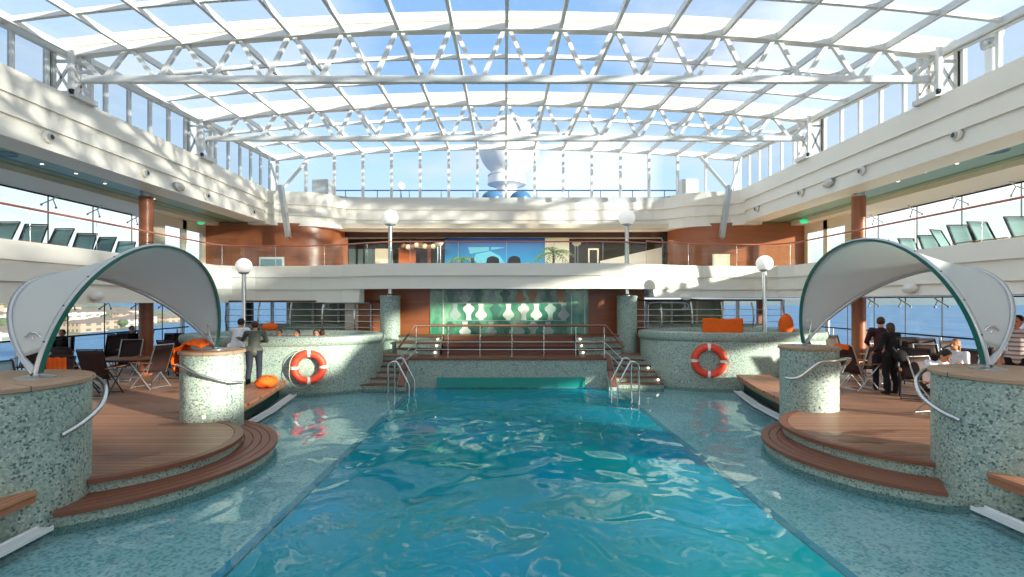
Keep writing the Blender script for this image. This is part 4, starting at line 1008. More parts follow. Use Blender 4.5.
for si, (ya, yb, pur) in enumerate(secs):
    r = empty('glass_roof_section', (0, yb, Z(5.6)), names[si], 'roof', 'retractable glass roof sections')
    for x in XK:
        m = MB()
        m.beam((x, ya, rz_(x, ya)-.06), (x, yb, rz_(x, yb)-.06), .075, .14); m.build('rafter', 'roof_white', r)
    for y in pur: archbox(MB(), y, .08, -.10, 0).build('purlin', 'roof_white', r, smooth=30)
    for s in (-1, 1): MB().beam((s*9.9, ya, rz_(9.9, ya)-.06), (s*9.9, yb, rz_(9.9, yb)-.06), .12, .16).build('eave_beam', 'roof_white', r)
    g = MB(); n = 32
    for (y0, y1) in ((ya+.2, yb-.2),):
        g.grid(lambda u, v: ((-9.9+19.8*u), y0+(y1-y0)*v, rz_(-9.9+19.8*u, y0+(y1-y0)*v)+.03), n, 6)
    g.build('glazing', 'roof_glass', r, smooth=30)
    if si < 5:
        y = yb
        tr_ = archbox(MB(), y, .22, -.15, .0, 9.7).build('truss', 'roof_white', r, smooth=30)
        archbox(MB(), y+.04, .20, .02, .28, 10.3).build('gutter_box', 'box_white', r, smooth=30)
        archbox(MB(), y-.10, .03, .05, .07, 10.2).build('box_seam', 'cream_soffit', r, smooth=30)
        zb = Z(5.0+.03*(y-12.2)+.035*max(0, y-12.2)*0)
        if y > 13: zb = Z(5.20)
        MB().beam((-9.55, y, zb), (9.55, y, zb), .14, .17).build('bottom_chord', 'roof_white', tr_, bevel=.03)
        for k in range(-8, 9):
            x = XK[k+8]
            for d in (-1, 1):
                xb = x+d*(.608-.07)
                if abs(xb) > 9.4: continue
                MB().beam((x+d*.07, y, rz_(x, y)-.13), (xb, y, zb+.06), .085, .085).build('web_diagonal', 'roof_white', tr_)
        for s in (-1, 1):   # lattice end leg standing on the coaming
            lg = MB(); zt = rz_(9.9, y)
            for xx in (9.58, 9.98):
                for yy in (y-.28, y+.28): lg.box(s*xx-.045, yy-.045, Z(4.5), s*xx+.045, yy+.045, zt)
            for yy in (y-.28, y+.28):
                lg.beam((s*9.58, yy, Z(4.6)), (s*9.98, yy, zt-.35), .05, .05); lg.beam((s*9.98, yy, Z(4.6)), (s*9.58, yy, zt-.35), .05, .05)
                lg.beam((s*9.58, yy, zt-.33), (s*9.98, yy, zt-.33), .06, .06)
            lg.box(s*9.5-.05, y-.34, Z(4.5), s*10.05, y+.34, Z(4.62)) if s > 0 else lg.box(-10.05, y-.34, Z(4.5), -9.45, y+.34, Z(4.62))
            lg.beam((s*9.58, y-.28, Z(4.7)), (s*9.58, y+.28, zt-.4), .05, .05); lg.beam((s*9.58, y+.28, Z(4.7)), (s*9.58, y-.28, zt-.4), .05, .05)
            eg = lg.build('end_leg', 'roof_white', tr_)
            wl = MB().lathe([(.055, -.03), (.055, .03)], (0, 0, 0), 16); wl.v = [(s*9.50+z_, y-.36+x_, Z(4.6)+y_) for x_, y_, z_ in wl.v]
            wl.build('roller', 'dark_rubber', r)
    # side glass below the eaves
    for s in (-1, 1):
        if si < 2: continue
        w = empty('window_%d' % (10+si*2+(s > 0)), (s*9.98, ya, Z(4.52))); w['kind'] = 'structure'
        x = s*9.98
        y0, y1 = ya+.45, yb-.45 if si < 5 else yb
        MB().add([(x, y0, Z(4.5)), (x, y1, Z(4.5)), (x, y1, rz_(9.9, y1)-.1), (x, y0, rz_(9.9, y0)-.1)], [(0, 1, 2, 3)]).build('pane', 'side_glass', w)
        nm = 5 if si < 5 else 6
        for k in range(nm+1):
            y = y0+(y1-y0)*k/nm; MB().box(x-.045, y-.04, Z(4.5), x+.045, y+.04, rz_(9.9, y)-.08).build('mullion', 'roof_white' if 0 < k < nm or si == 5 else 'roof_white', w)
        if si < 5: MB().box(x-.06, y1+.05, Z(4.5), x+.02, y1+.09, rz_(9.9, y1)-.1).build('gasket', 'dark_rubber', w)
for s in (-1, 1): fl('wall_roof_blocker_'+side(s), MB().box(s*9.98-.08, -8.3, Z(4.45), s*9.98+.08, 2.0, Z(5.2)), 'cream')  # solid panels out of view, added to keep sun off the left fascia
# end glass wall
w = empty('window_24', (0, 22.95, Z(4.45))); w['kind'] = 'structure'
for k, x in enumerate(XK): MB().box(x-.05, 22.9, Z(4.4), x+.05, 23.02, rz_(x, 22.9)-.05).build('mullion', 'roof_white', w)
archbox(MB(), 22.95, .14, -.16, .02).build('head_beam', 'roof_white', w, smooth=30)
MB().grid(lambda u, v: (-9.7+19.4*u, 22.98, Z(4.4)+(rz_(-9.7+19.4*u, 22.9)-.1-Z(4.4))*v), 24, 1).build('pane', 'roof_glass', w)
# corner braces of the roof and the two hanging struts
for s in (-1, 1):
    r = empty('corner_brace', (s*8.8, 21.3, Z(4.5)), 'white diagonal roof brace with grey hanging strut at the far %s corner' % side(s), 'brace')
    MB().beam((s*8.85, 21.4, Z(4.4)), (s*8.0, 22.2, Z(5.95)), .11, .11).build('diagonal', 'roof_white', r)
    MB().beam((s*8.95, 21.4, Z(4.4)), (s*9.6, 21.9, Z(5.9)), .07, .07).build('diagonal', 'roof_white', r)
    MB().beam((s*8.85, 21.3, Z(4.55)), (s*8.5, 21.2, Z(2.48)), .17, .26, (0, 1, 0)).build('hanging_strut', 'alu', r, bevel=.01)
    o = MB().box(s*8.3-.36, 24.2, Z(4.3), s*8.3+.36, 25.0, Z(5.48)).build('roof_vent_box', 'cream', bevel=.03)
    tag(o, 'white ventilation box on the roof beyond the end glass, %s of the dome' % side(s), 'vent')
r = empty('roof_railing', (0, 25, Z(4.5)), 'dark outdoor railing beyond the end glass wall', 'railing')
MB().tube([(-9, 25.4, Z(5.2)), (9, 25.4, Z(5.2))], .03, 8).build('handrail', 'dome_blue', r, smooth=50)
for k in range(13): MB().tube([(-9+1.5*k, 25.4, Z(3.4)), (-9+1.5*k, 25.4, Z(5.2))], .02, 6).build('post', 'dome_blue', r, smooth=50)
fl('floor_roof_deck', MB().box(-14, 24.2, Z(3.35), 14, 60, Z(3.45)), 'wall_pale')
for s in (-1, 1): fl('floor_roof_'+side(s), MB().box(min(s*10.3, s*14.2), -14, Z(3.42), max(s*10.3, s*14.2), 24, Z(3.55)), 'wall_pale')
r = empty('roof_lamp', (X(401, 27), 27, Z(3.45)), 'small globe lamp on the open deck seen through the end glass', 'lamp')
MB().tube([(X(401, 27), 27, Z(3.45)), (X(401, 27), 27, Z(5.6))], .035, 8).build('pole', 'dome_blue', r, smooth=50)
MB().sphere((X(401, 27), 27, Z(5.75)), .19, 18, 12).build('globe', 'globe', r, smooth=60)
# radome
D = 70; c = (X(509, D), D, Z(ZZ(147, D))); R = 30.5*D/540
r = empty('radar_dome', (c[0], c[1], Z(8)), 'huge white radar dome beyond the end glass wall', 'radar dome')
MB().sphere(c, R, 48, 32).build('dome', 'dome_white', r, smooth=60)
zn = c[2]-R*.86
MB().lathe([(R*.42, 1.2), (R*.52, .6), (R*.60, .1), (R*.63, -1.0), (R*.45, -1.15), (R*.33, -1.3), (R*.33, -4), (R*.5, -8)], (c[0]-.3, c[1], zn-.5), 40).build('pedestal', 'dome_white', r, smooth=40)
MB().lathe([(R*.62, 0), (R*.62, .12)], (c[0]-.3, c[1], zn-.4), 40).build('ring', 'dome_white', r, smooth=40)
for px, lab in ((492.5, 'small blue dome beside the radar dome pedestal on its left'), (520.5, 'small blue dome beside the radar dome pedestal on its right')):
    D2 = 62; o = MB().sphere((X(px, D2), D2, Z(ZZ(199, D2))), 1.25, 24, 12, (1, 1, .75)).build('small_dome', 'dome_blue', smooth=60); tag(o, lab, 'dome')
# satellite/camera dome above the right coaming
x, y = 10.7, 11.9
r = empty('antenna_dome', (x, y, Z(3.55)), 'small white antenna dome on a stalk outside the right side glass', 'antenna')
MB().tube([(x, y, Z(3.5)), (x, y, Z(5.6))], .10, 12).build('stalk', 'dome_white', r, smooth=50)
MB().lathe([(.10, 0), (.17, .05), (.19, .16)], (x, y, Z(5.55)), 20).build('collar', 'alu', r, smooth=50)
MB().sphere((x, y, Z(5.86)), .20, 20, 12, (1.15, 1.15, .85)).build('dome', 'dome_white', r, smooth=60)

# ------------------------------------------------------------------ fittings on coamings and ceilings
def fitting(s, px, py, kind, lab, grp):
    zr = 9.5*(301-py)/abs(px-505); y = 540*9.5/abs(px-505); x = s*9.5; z = Z(zr)
    r = empty('bullet_camera' if kind == 'cam' else 'wall_light', (x, y, z), lab, 'camera' if kind == 'cam' else 'light', grp)
    def lt(prof, m, nm, k=1):
        q = MB().lathe(prof, (0, 0, 0), 24); q.v = [(x-s*c, y+a*k, z+b_) for a, b_, c in q.v]; q.build(nm, m, r, smooth=50)
    if kind == 'cam':
        lt([(.12, -.02), (.12, .03), (.09, .05)], 'cream', 'base'); lt([(.075, .04), (.075, .085), (.065, .09)], 'alu', 'housing'); lt([(.052, .088), (.045, .098)], 'lens', 'lens')
    else:
        lt([(.12, -.02), (.12, .06), (.08, .09)], 'alu', 'body', 2.0); lt([(.08, .085), (.05, .11)], 'wall_pale', 'glass_cover', 2.0)
for s, L in ((-1, [(48, 137, 'cam'), (145, 173, 'cam'), (178, 186.5, 'l'), (206, 196, 'cam'), (252, 212, 'cam')]), (1, [(957, 135, 'cam'), (862, 171, 'cam'), (829, 183, 'l'), (801, 193, 'cam'), (757, 209, 'cam')])):
    nth = ['largest and nearest', 'second nearest', '', 'third nearest', 'farthest']
    for i, (px, py, k) in enumerate(L):
        fitting(s, px, py, k, ('%s round camera fitting on the %s coaming' % (nth[i], side(s))) if k == 'cam' else 'oval bulkhead light on the %s coaming' % side(s), 'round fittings on the coamings' if k == 'cam' else 'oval bulkhead lights')
def ceil(px, py, kind, lab):
    z = Z(3.2); y = 540*3.2/(301-py); x = (px-505)*y/540
    if kind == 'vent':
        r = empty('ceiling_vent', (x, y, z), lab, 'vent', 'round ceiling vents'); MB().lathe([(.24, -.015), (.24, 0)], (x, y, z), 32).build('plate', 'tile_dark', r, smooth=40)
        MB().lathe([(.25, -.02), (.27, -.0)], (x, y, z), 32, caps=False).build('rim', 'teal_rim', r)
    elif kind == 'exit':
        r = empty('exit_light', (x, y, z-.12), lab, 'light', 'green exit lights'); MB().sphere((x, y, z-.12), .13, 18, 10, (1.2, 1, .8)).build('lens', 'exit_green', r, smooth=60)
        MB().lathe([(.12, -.06), (.12, 0)], (x, y, z), 20).build('base', 'alu', r)
    else:
        r = empty('downlight', (x, y, z), lab, 'light', 'small ceiling downlights'); MB().lathe([(.06, -.012), (.06, 0)], (x, y, z), 20).build('trim_ring', 'alu', r)
        MB().lathe([(.035, -.02), (.035, -.012)], (x, y, z), 16).build('lens', 'lamp_lit', r)
simple('teal_rim', '#6f958c', .4)
ceil(3, 153, 'vent', 'round dark vent in the left upper ceiling'); ceil(994, 151, 'vent', 'round dark vent in the right upper ceiling')
ceil(201, 219, 'exit', 'glowing green exit light under the left upper ceiling'); ceil(804, 218, 'exit', 'glowing green exit light under the right upper ceiling')
for px, py, lab in ((42, 163.5, 'nearest small downlight in the left teal ceiling'), (76, 173, 'second downlight in the left teal ceiling'), (105, 183, 'third downlight in the left teal ceiling before the column'), (154, 198.5, 'downlight in the left teal ceiling just past the column'),
                    (957, 163, 'nearest small downlight in the right ceiling'), (925, 172, 'second downlight in the right ceiling'), (898, 181, 'third downlight in the right ceiling near the column'), (857, 194, 'downlight in the right ceiling past the column')):
    ceil(px, py, 'dl', lab)
for i, px in enumerate((373, 403, 421, 458, 482, 507, 531, 556, 582, 607, 657)):
    z = Z(3.10); y = 24.0; x = (px-505)*y/540
    o = MB().lathe([(.07, -.02), (.07, 0)], (x, y, z), 14).build('downlight', 'lamp_lit'); tag(o, 'tiny downlight under the back coaming above the balcony lounge', 'light', 'tiny lounge downlights')
for s in (-1, 1):   # oval lights on the lower fascia
    px, py = (95, 296) if s < 0 else (911, 288.5)
    zr = 9.5*(301-py)/abs(px-505); y = 540*9.5/abs(px-505)
    r = empty('wall_light', (s*9.5, y, Z(zr)), 'oval bulkhead light on the %s lower fascia behind the sun shade' % side(s), 'light')
    for prof, m, nm in (([(.11, -.02), (.11, .07), (.07, .10)], 'cream', 'body'), ([(.07, .095), (.04, .12)], 'buoy_white', 'glass_cover')):
        q = MB().lathe(prof, (0, 0, 0), 24); q.v = [(s*9.5-s*c, y+a*1.9, Z(zr)+b_) for a, b_, c in q.v]; q.build(nm, m, r, smooth=50)
for px, s in ((327, -1), (686, 1)):
    y = 18.45 if s < 0 else 17.75
    r = empty('wall_light', (X(px, y), y, Z(.14)), 'oval bulkhead light on the balcony face above the %s tub railing' % side(s), 'light')
    for prof, m, nm in (([(.10, -.02), (.10, .07), (.07, .09)], 'cream', 'body'), ([(.06, .085), (.04, .11)], 'buoy_white', 'glass_cover')):
        q = MB().lathe(prof, (0, 0, 0), 20); q.v = [(X(px, y)+a*1.9, y-c, Z(.14)+b_) for a, b_, c in q.v]; q.build(nm, m, r, smooth=50)

# ------------------------------------------------------------------ outside
se = MB().add([(-6000, -2000, -15), (6000, -2000, -15), (6000, 7000, -15), (-6000, 7000, -15)], [(0, 1, 2, 3)]).build('sea', 'sea_water'); tag(se, 'blue harbour water outside the ship windows', 'sea', kind='stuff')
def ridge(x, y):
    return 0
rr_ = random.Random(9)
def hills(name, x0, x1, y0, y1, hmax, base=-16):
    ph = [rr_.uniform(0, 6) for _ in range(6)]
    def F(u, v):
        h = sum(math.sin((u*(3+4*k)+ph[k])*2)*.5**k for k in range(4))*.25+.6
        return (x0+(x1-x0)*u, y0+(y1-y0)*v, base+max(0, h)*(hmax-base)*math.sin(PI*min(1, v*1.0))**.7)
    return MB().grid(F, 60, 10).build(name, 'hill_blue', smooth=60)
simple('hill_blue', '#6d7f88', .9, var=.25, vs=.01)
tag(hills('far_hills', 900, 5200, 2300, 3000, 75), 'low hazy hills across the water seen on the right', 'hills')
tag(hills('far_hills', 250, 5200, 3200, 3900, 60), 'hazier low land behind the first hills on the right', 'hills')
# left shore: sloping ground with houses and trees
def G(u, v):
    x = -900+840*u; y = 40+560*v
    d = max(0, (-(x)-.25*y-150))
    return (x, y, -15.6+min(24, d*.10)+.5*math.sin(x*.11)*math.cos(y*.09))
sh = MB().grid(G, 40, 40).build('shore_hillside', 'hill_green', smooth=80); tag(sh, 'sloping tan and green harbour shore outside the left windows', 'hillside')
def gz(x, y): d = max(0, (-(x)-.25*y-150)); return -15.6+min(24, d*.10)
R9 = random.Random(21)
rows = [(-165, 5.0, 24, 12), (-200, 6.0, 26, 12), (-240, 6.5, 24, 12), (-290, 6, 26, 12), (-345, 6, 26, 12)]
cnt = 0
cols = ['cream', 'tan', 'grey roofed', 'low', 'tall', 'wide']
for ri, (xr, h, L, n) in enumerate(rows):
    for k in range(n):
        y = 70+k*(L+9)+R9.uniform(-4, 4); x = xr-.25*y+R9.uniform(-5, 5); hh = h*R9.uniform(.7, 1.15); ll = L*R9.uniform(.55, .95); z0 = gz(x, y)-.5; wd = R9.uniform(9, 13)
        t_ = 'pale' if R9.random() < .6 else 'tan'
        r = empty('harbour_building', (x, y, z0), '%s building in the %s row of the town outside the left windows' % (t_, ['waterfront', 'second', 'middle', 'fourth', 'rearmost'][ri]), 'building', '%s town houses, %s row' % (t_, ['waterfront', 'second', 'middle', 'fourth', 'rearmost'][ri]))
        MB().box(x-wd/2, y-ll/2, z0, x+wd/2, y+ll/2, z0+hh).build('walls', 'facade_'+t_, r)
        q = MB(); zt = z0+hh
        q.add([(x-wd/2-.4, y-ll/2-.4, zt), (x+wd/2+.4, y-ll/2-.4, zt), (x+wd/2+.4, y+ll/2+.4, zt), (x-wd/2-.4, y+ll/2+.4, zt), (x, y-ll/2+2, zt+2), (x, y+ll/2-2, zt+2)], [(0, 1, 4), (1, 2, 5, 4), (2, 3, 5), (3, 0, 4, 5), (0, 3, 2, 1)])
        q.build('roof', 'roof_tile', r)
simple('tree_green', '#4f6148', .9, var=.4, vs=.6)
for k in range(70):
    y = 60+R9.random()*340; x = -152-.25*y-R9.random()*190; z0 = gz(x, y)
    r = empty('shore_tree', (x, y, z0), 'rounded tree among the town houses outside the left windows', 'tree', 'trees on the harbour shore')
    q = MB()
    for j in range(5): q.sphere((x+R9.uniform(-1.6, 1.6), y+R9.uniform(-2.4, 2.4), z0+3.2+R9.uniform(-.8, 1)), R9.uniform(1.5, 2.4), 10, 7)
    q.build('crown', 'tree_green', r, smooth=60); MB().tube([(x, y, z0-.3), (x, y, z0+3)], .3, 6).build('trunk', 'bark', r)
# ------------------------------------------------------------------ deck chairs and tables
def chair_parts(r, frame, cloth, wood='arm_wood', recline=.24):
    """folding armchair, seat towards -y, back leaning towards +y; local coordinates"""
    w = .27; sl = recline
    def B(mb, n, m, **k): return mb.build(n, m, r, local=True, **k)
    yb, zb = .22, .40; yt, zt = yb+sl, 1.08
    for sx in (-1, 1):
        x = sx*w
        B(MB().tube([V(x, -.30, 0), V(x, yb+.06, .62)], .014, 8), 'leg', frame, smooth=60)
        B(MB().tube([V(x+sx*.02, .34, 0), V(x+sx*.02, -.26, .62)], .014, 8), 'leg', frame, smooth=60)
        B(MB().beam((x+sx*.01, -.34, .64), (x+sx*.01, yb+.14, .64), .05, .022), 'armrest', wood, bevel=.006)
        B(MB().tube([V(x, yb-.02, zb-.02), V(x, yt, zt)], .015, 8), 'back_post', frame, smooth=60)
    B(MB().tube([V(-w, yt, zt), V(w, yt, zt)], .015, 8), 'top_rail', frame, smooth=60)
    B(MB().tube([V(-w, -.27, .03), V(w, -.27, .03)], .011, 8), 'foot_rail', frame, smooth=60)
    B(MB().tube([V(-w, .32, .03), V(w, .32, .03)], .011, 8), 'foot_rail', frame, smooth=60)
    B(MB().grid(lambda u, v: (-w+2*w*u, -.28+(yb+.28)*v, zb+.02-.03*math.sin(PI*u)), 6, 5), 'seat', cloth, smooth=60, solid=.008, fixn=False)
    B(MB().grid(lambda u, v: (-w+.012+(2*w-.024)*u, yb+(yt-yb)*v+.02*math.sin(PI*u), zb+(zt-zb-.02)*v), 6, 6), 'backrest', cloth, smooth=60, solid=.008, fixn=False)
protos = {}
def deck_chair(style, x, y, z, rz, lab, grp=None):
    if style not in protos:
        r = empty('deck_chair', (0, 0, 0))
        fr, cl = {'dark': ('chair_dark', 'mesh_brown'), 'silver': ('alu', 'mesh_brown'), 'blue': ('chair_dark', 'mesh_blue')}[style]
        chair_parts(r, fr, cl, recline=.34 if style == 'blue' else .24); protos[style] = r
    else: r = copy_tree(protos[style])
    r.location = (x, y, z); r.rotation_euler.z = rz
    if style == 'blue' and z > 2: r.scale = (.84, 1, 1)
    tag(r, lab, 'chair', grp or {'dark': 'brown mesh deck chairs on the lower deck', 'silver': 'silver framed deck chairs on the lower deck', 'blue': 'blue-grey chairs on the upper side decks'}[style]); return r
def table(x, y, z, rz, lab, w=.45, d=.4):
    r = empty('deck_table', (x, y, z), lab, 'table', 'wooden deck tables', rz=rz)
    def B(mb, n, m, **k): return mb.build(n, m, r, local=True, **k)
    m = MB()
    for k in range(7): m.box(-w+2*w/7*k+.004, -d, .70, -w+2*w/7*(k+1)-.004, d, .725)
    B(m, 'tabletop', 'table_wood'); B(MB().box(-w+.05, -d+.05, .66, w-.05, -d+.08, .70).box(-w+.05, d-.08, .66, w-.05, d-.05, .70), 'apron', 'chair_dark')
    for sx in (-1, 1):
        for sy in (-1, 1): B(MB().tube([V(sx*(w-.06), sy*(d-.06), .68), V(sx*(w-.04)*.8*(-1 if 0 else 1), sy*(d-.05)*.95, 0)], .018, 8), 'leg', 'chair_dark', smooth=60)
def G0(px, D): return (px-505)*D/540
F = math.radians
lc = [('dark', 103, 12.4, F(185), 'dark brown mesh chair with its back to the pool, nearest the left table'),
      ('silver', 124, 14.7, F(10), 'silver framed chair facing the pool across the left table'),
      ('dark', 79, 13.0, F(170), 'brown chair just behind the left canopy foot and orange towel'),
      ('dark', 111, 17.0, F(15), 'dark chair at the left window between two glass joints'),
      ('silver', 150, 13.5, F(255), 'silver chair seen side-on with crossed legs beside the left column'),
      ('dark', 171, 17.6, F(20), 'dark chair at the window right of the left column'),
      ('dark', 160, 18.0, F(290), 'dark chair turned sideways right behind the left column'),
      ('dark', 192, 16.6, F(200), 'dark chair under the right foot of the left sun shade'),
      ('dark', 178, 15.2, F(170), 'dark chair behind the orange towel of the slim left pillar'),
      ('blue', 6, 9.3, F(60), 'chair at the left picture edge behind the broad pillar'),
      ('dark', 60, 16.0, F(30), 'dark chair by the left window behind the seated guest'),
      ('dark', 30, 14.5, F(20), 'dark chair behind the left sun shade fabric'),
      ('dark', 140, 19.5, F(10), 'far dark chair left of the rear window wall')]
for st, px, D, rz, lab in lc: deck_chair(st, G0(px, D), D, DZ, rz, lab)
rc = [('dark', 938, 15.2, F(0), 'upper brown chair at the right window beside the blond guest'),
      ('silver', 936, 13.1, F(-10), 'silver framed chair left of the seated guest in white'),
      ('dark', 914, 15.6, F(-20), 'brown chair behind the couple at the right window'),
      ('silver', 860, 13.2, F(100), 'silver chair with an orange towel over its back on the right deck'),
      ('dark', 840, 16.5, F(5), 'dark chair at the window left of the right column'),
      ('silver', 866, 14.2, F(185), 'silver chair in front of the right column'),
      ('dark', 916, 11.9, F(-35), 'dark chair directly right of the couple with the bag'),
      ('dark', 827, 15.5, F(60), 'dark chair just behind the slim right pillar'),
      ('dark', 965, 14.3, F(20), 'dark chair behind the right end of the right sun shade'),
      ('dark', 984, 13.2, F(180), 'dark chair right of the blond guest under the sun shade'),
      ('dark', 1012, 12.4, F(200), 'dark chair below the man in the striped shirt'),
      ('dark', 880, 17.2, F(10), 'far dark chair by the window behind the couple')]
for st, px, D, rz, lab in rc: deck_chair(st, G0(px, D), D, DZ, rz, lab)
table(G0(135, 13.6), 13.6, DZ, .3, 'wooden table between the chairs left of the left column', .6, .38)
table(G0(186, 16.0), 16.0, DZ, .1, 'wooden table under the right foot of the left sun shade')
table(G0(884, 14.4), 14.4, DZ, -.2, 'pale wooden table in front of the right column')
table(G0(922, 13.8), 13.8, DZ, .2, 'wooden table between the couple and the blond guest', .5, .36)
table(G0(985, 12.6), 12.2, DZ, 0, 'wooden table below the right end of the right sun shade')
for s, L in ((-1, [(5, 11.5), (37, 11.9), (61, 12.6), (88, 13.5), (105, 14.3), (128, 15.4)]), (1, [(1018, 10.8), (983, 11.5), (959, 12.0), (947, 12.9), (928, 13.9), (910, 14.6)])):
    dsc = ['outermost at the picture edge', 'second from the picture edge', 'third from the picture edge', 'fourth from the picture edge', 'fifth from the picture edge', 'nearest the clad column']
    for i, (px, D) in enumerate(L):
        deck_chair('blue', G0(px, D), D-.45, Z(.62), (.35 if i == 3 and s > 0 else 0)+s*-.05+(.12 if i % 2 else -.05), 'blue-grey chair back on the %s upper deck, %s' % (side(s), dsc[i]))

# ------------------------------------------------------------------ cloth things
def cloth(name, fn, nu, nv, mat, lab, cat, th=.02):
    o = MB().grid(fn, nu, nv).build(name, mat, smooth=80, solid=th, fixn=False); tag(o, lab, cat); return o
rt_ = random.Random(3)
def wob(u, v, a=1): return a*(.5*math.sin(17*u+5*v)+.35*math.sin(31*u-11*v+1)+.2*math.sin(53*u+23*v))
# folded towel on the right tub lip: hangs over the front
cxr, cyr, Rr = TUB[1]
def TW(u, v):
    x = X(703, 15.5)+(X(741, 15.5)-X(703, 15.5))*u
    yy = cyr-TRY[1]*math.sqrt(max(0, (Rr+.1)**2-(x-cxr)**2))
    z = 1.60+.44*(1-v)-.04
    return (x, yy+.16+.01*wob(u, v), z+.012*math.sin(9*u))
o = cloth('orange_towel', TW, 20, 10, 'orange', 'flat orange towel hanging upright above the right tub wall', 'towel', .03)
# towel pile on the slim left pillar
px_, py_, pr_ = PF[-1]
def TP(u, v):
    # lies over the lid and falls over its outer left side
    t = u*1.25; x = px_-.05-.62*t*.9; edge = .60
    y = py_-.30+.55*v
    if t < .72: z = LZ+.05+.05*math.sin(PI*v)*(.8+.5*wob(u, v, .5))+.08*math.sin(PI*min(1, t/.8))
    else: z = LZ+.08-(t-.72)*.85; x = px_-.05-.62*.72*.9-.10-.03*wob(u, v)
    return (x, y+.02*wob(v, u), z+.025*wob(u, v))
cloth('crumpled_towel', TP, 30, 20, 'orange', 'crumpled orange towel heaped over the slim left pillar top', 'towel', .03)
# rolled towel on the left bench
def TB(u, v):
    a = 2*PI*u; t = PI*v; r_ = .21*(1+.16*wob(u, v))
    return (-5.62+r_*1.15*math.sin(t)*math.cos(a), 12.75+r_*1.5*math.sin(t)*math.sin(a), .60+r_*.62*math.cos(t))
cloth('bundled_towel', TB, 28, 16, 'orange', 'bundled orange towel lying on the long left bench', 'towel', .012)
def TC(u, v): return (G0(45, 9.2)+.36*u, 9.2+.02*wob(u, v), 1.56-.36*v if v < 1 else 1.2)
def towel_chair():
    x0, x1 = X(46, 10.2), X(66, 10.2)
    return lambda u, v: (x0+(x1-x0)*u, 10.2-.04*abs(v-.12)*4*(0)+.012*math.sin(26*u), 1.43-.42*v+.008*math.sin(14*u))
cloth('hanging_towel', towel_chair(), 24, 8, 'orange', 'orange towel hanging over a chair behind the broad left pillar', 'towel', .02)
deck_chair('dark', X(56, 10.35), 10.35-.30, DZ, F(4), 'dark chair carrying the hanging orange towel behind the broad left pillar')
# towel over the right silver chair: a sloping strap shape
ra = rc[3]
cx_, cy_ = G0(860, 13.2), 13.2
def TS(u, v):
    t = u; c, s_ = math.cos(F(100)), math.sin(F(100))
    if t < .22: ly, lz = .48+.02-.0, .98+.13*math.sin(t/.22*PI/2)
    else: k = (t-.22)/.78; ly, lz = .46-.34*k, 1.11-.62*k
    lx = -.2+.4*v
    return (cx_+lx*c-ly*s_-.0, cy_+lx*s_+ly*c, DZ+lz+.02*wob(u, v, .4))
cloth('draped_towel', TS, 24, 8, 'orange', 'long orange towel draped over the silver chair near the right column', 'towel', .03)
def TL(px, D, z, w, h, lab):
    def f(u, v):
        a = 2*PI*u; t = PI*v; return (X(px, D)+w*math.sin(t)*math.cos(a)*(1+.12*wob(u, v)), D+.2*math.sin(t)*math.sin(a), z+h*math.cos(t)*(1+.1*wob(v, u)))
    cloth('small_towel', f, 20, 12, 'orange', lab, 'towel', .01)
TL(270, 17.75, 1.64, .26, .14, 'small orange towel lying behind the left tub by the railing')
TL(786, 17.3, 1.72, .22, .36, 'orange and dark towel bundle by the tub railing beside the right sun shade')
MB()
# ------------------------------------------------------------------ people
def remesh(o, vox, sm=6):
    m = o.modifiers.new('r', 'REMESH'); m.mode = 'VOXEL'; m.voxel_size = vox
    s_ = o.modifiers.new('s', 'SMOOTH'); s_.iterations = sm; s_.factor = .5
    dg = bpy.context.evaluated_depsgraph_get(); me = bpy.data.meshes.new_from_object(o.evaluated_get(dg))
    o.modifiers.clear(); old = o.data; o.data = me; me.name = o.name
    me.polygons.foreach_set('use_smooth', [True]*len(me.polygons)); bpy.data.meshes.remove(old)
STAND = dict(hip=(0, 0, .93), chest=(0, 0, 1.28), neck=(0, .0, 1.46), head=(0, -.02, 1.60), face=(0, -1, 0),
             shl=(-.18, 0, 1.41), shr=(.18, 0, 1.41), ell=(-.24, .02, 1.12), elr=(.24, .02, 1.12), wrl=(-.25, -.06, .87), wrr=(.25, -.06, .87),
             hpl=(-.09, 0, .90), hpr=(.09, 0, .90), knl=(-.10, -.02, .50), knr=(.10, -.02, .50), anl=(-.10, .02, .09), anr=(.10, .02, .09))
def hand(m, w, d, palm, scale=1):
    """palm and five bent fingers; d = direction of the hand, palm = direction the palm faces"""
    w = Vector(w); d = Vector(d).normalized(); n = Vector(palm); n = (n-d*n.dot(d)).normalized(); t = d.cross(n)
    m.capsule(w, w+d*.045, .024, .034, 10)
    for k, (off, L) in enumerate(((-.033, .070), (-.011, .080), (.011, .075), (.033, .058))):
        a = w+d*.07+t*off; b_ = a+(d*.9+n*.25).normalized()*L*.55; c = b_+(d*.6+n*.7).normalized()*L*.45
        m.capsule(w+d*.03+t*off*.7, a, .015, .012, 8); m.capsule(a, b_, .011, .010, 8); m.capsule(b_, c, .010, .008, 8)
    a = w+d*.02-t*.03; b_ = a+(d*.6-t*.8+n*.2).normalized()*.04; m.capsule(a, b_, .014, .012, 8); m.capsule(b_, b_+(d*.9-t*.2+n*.3).normalized()*.035, .011, .009, 8)
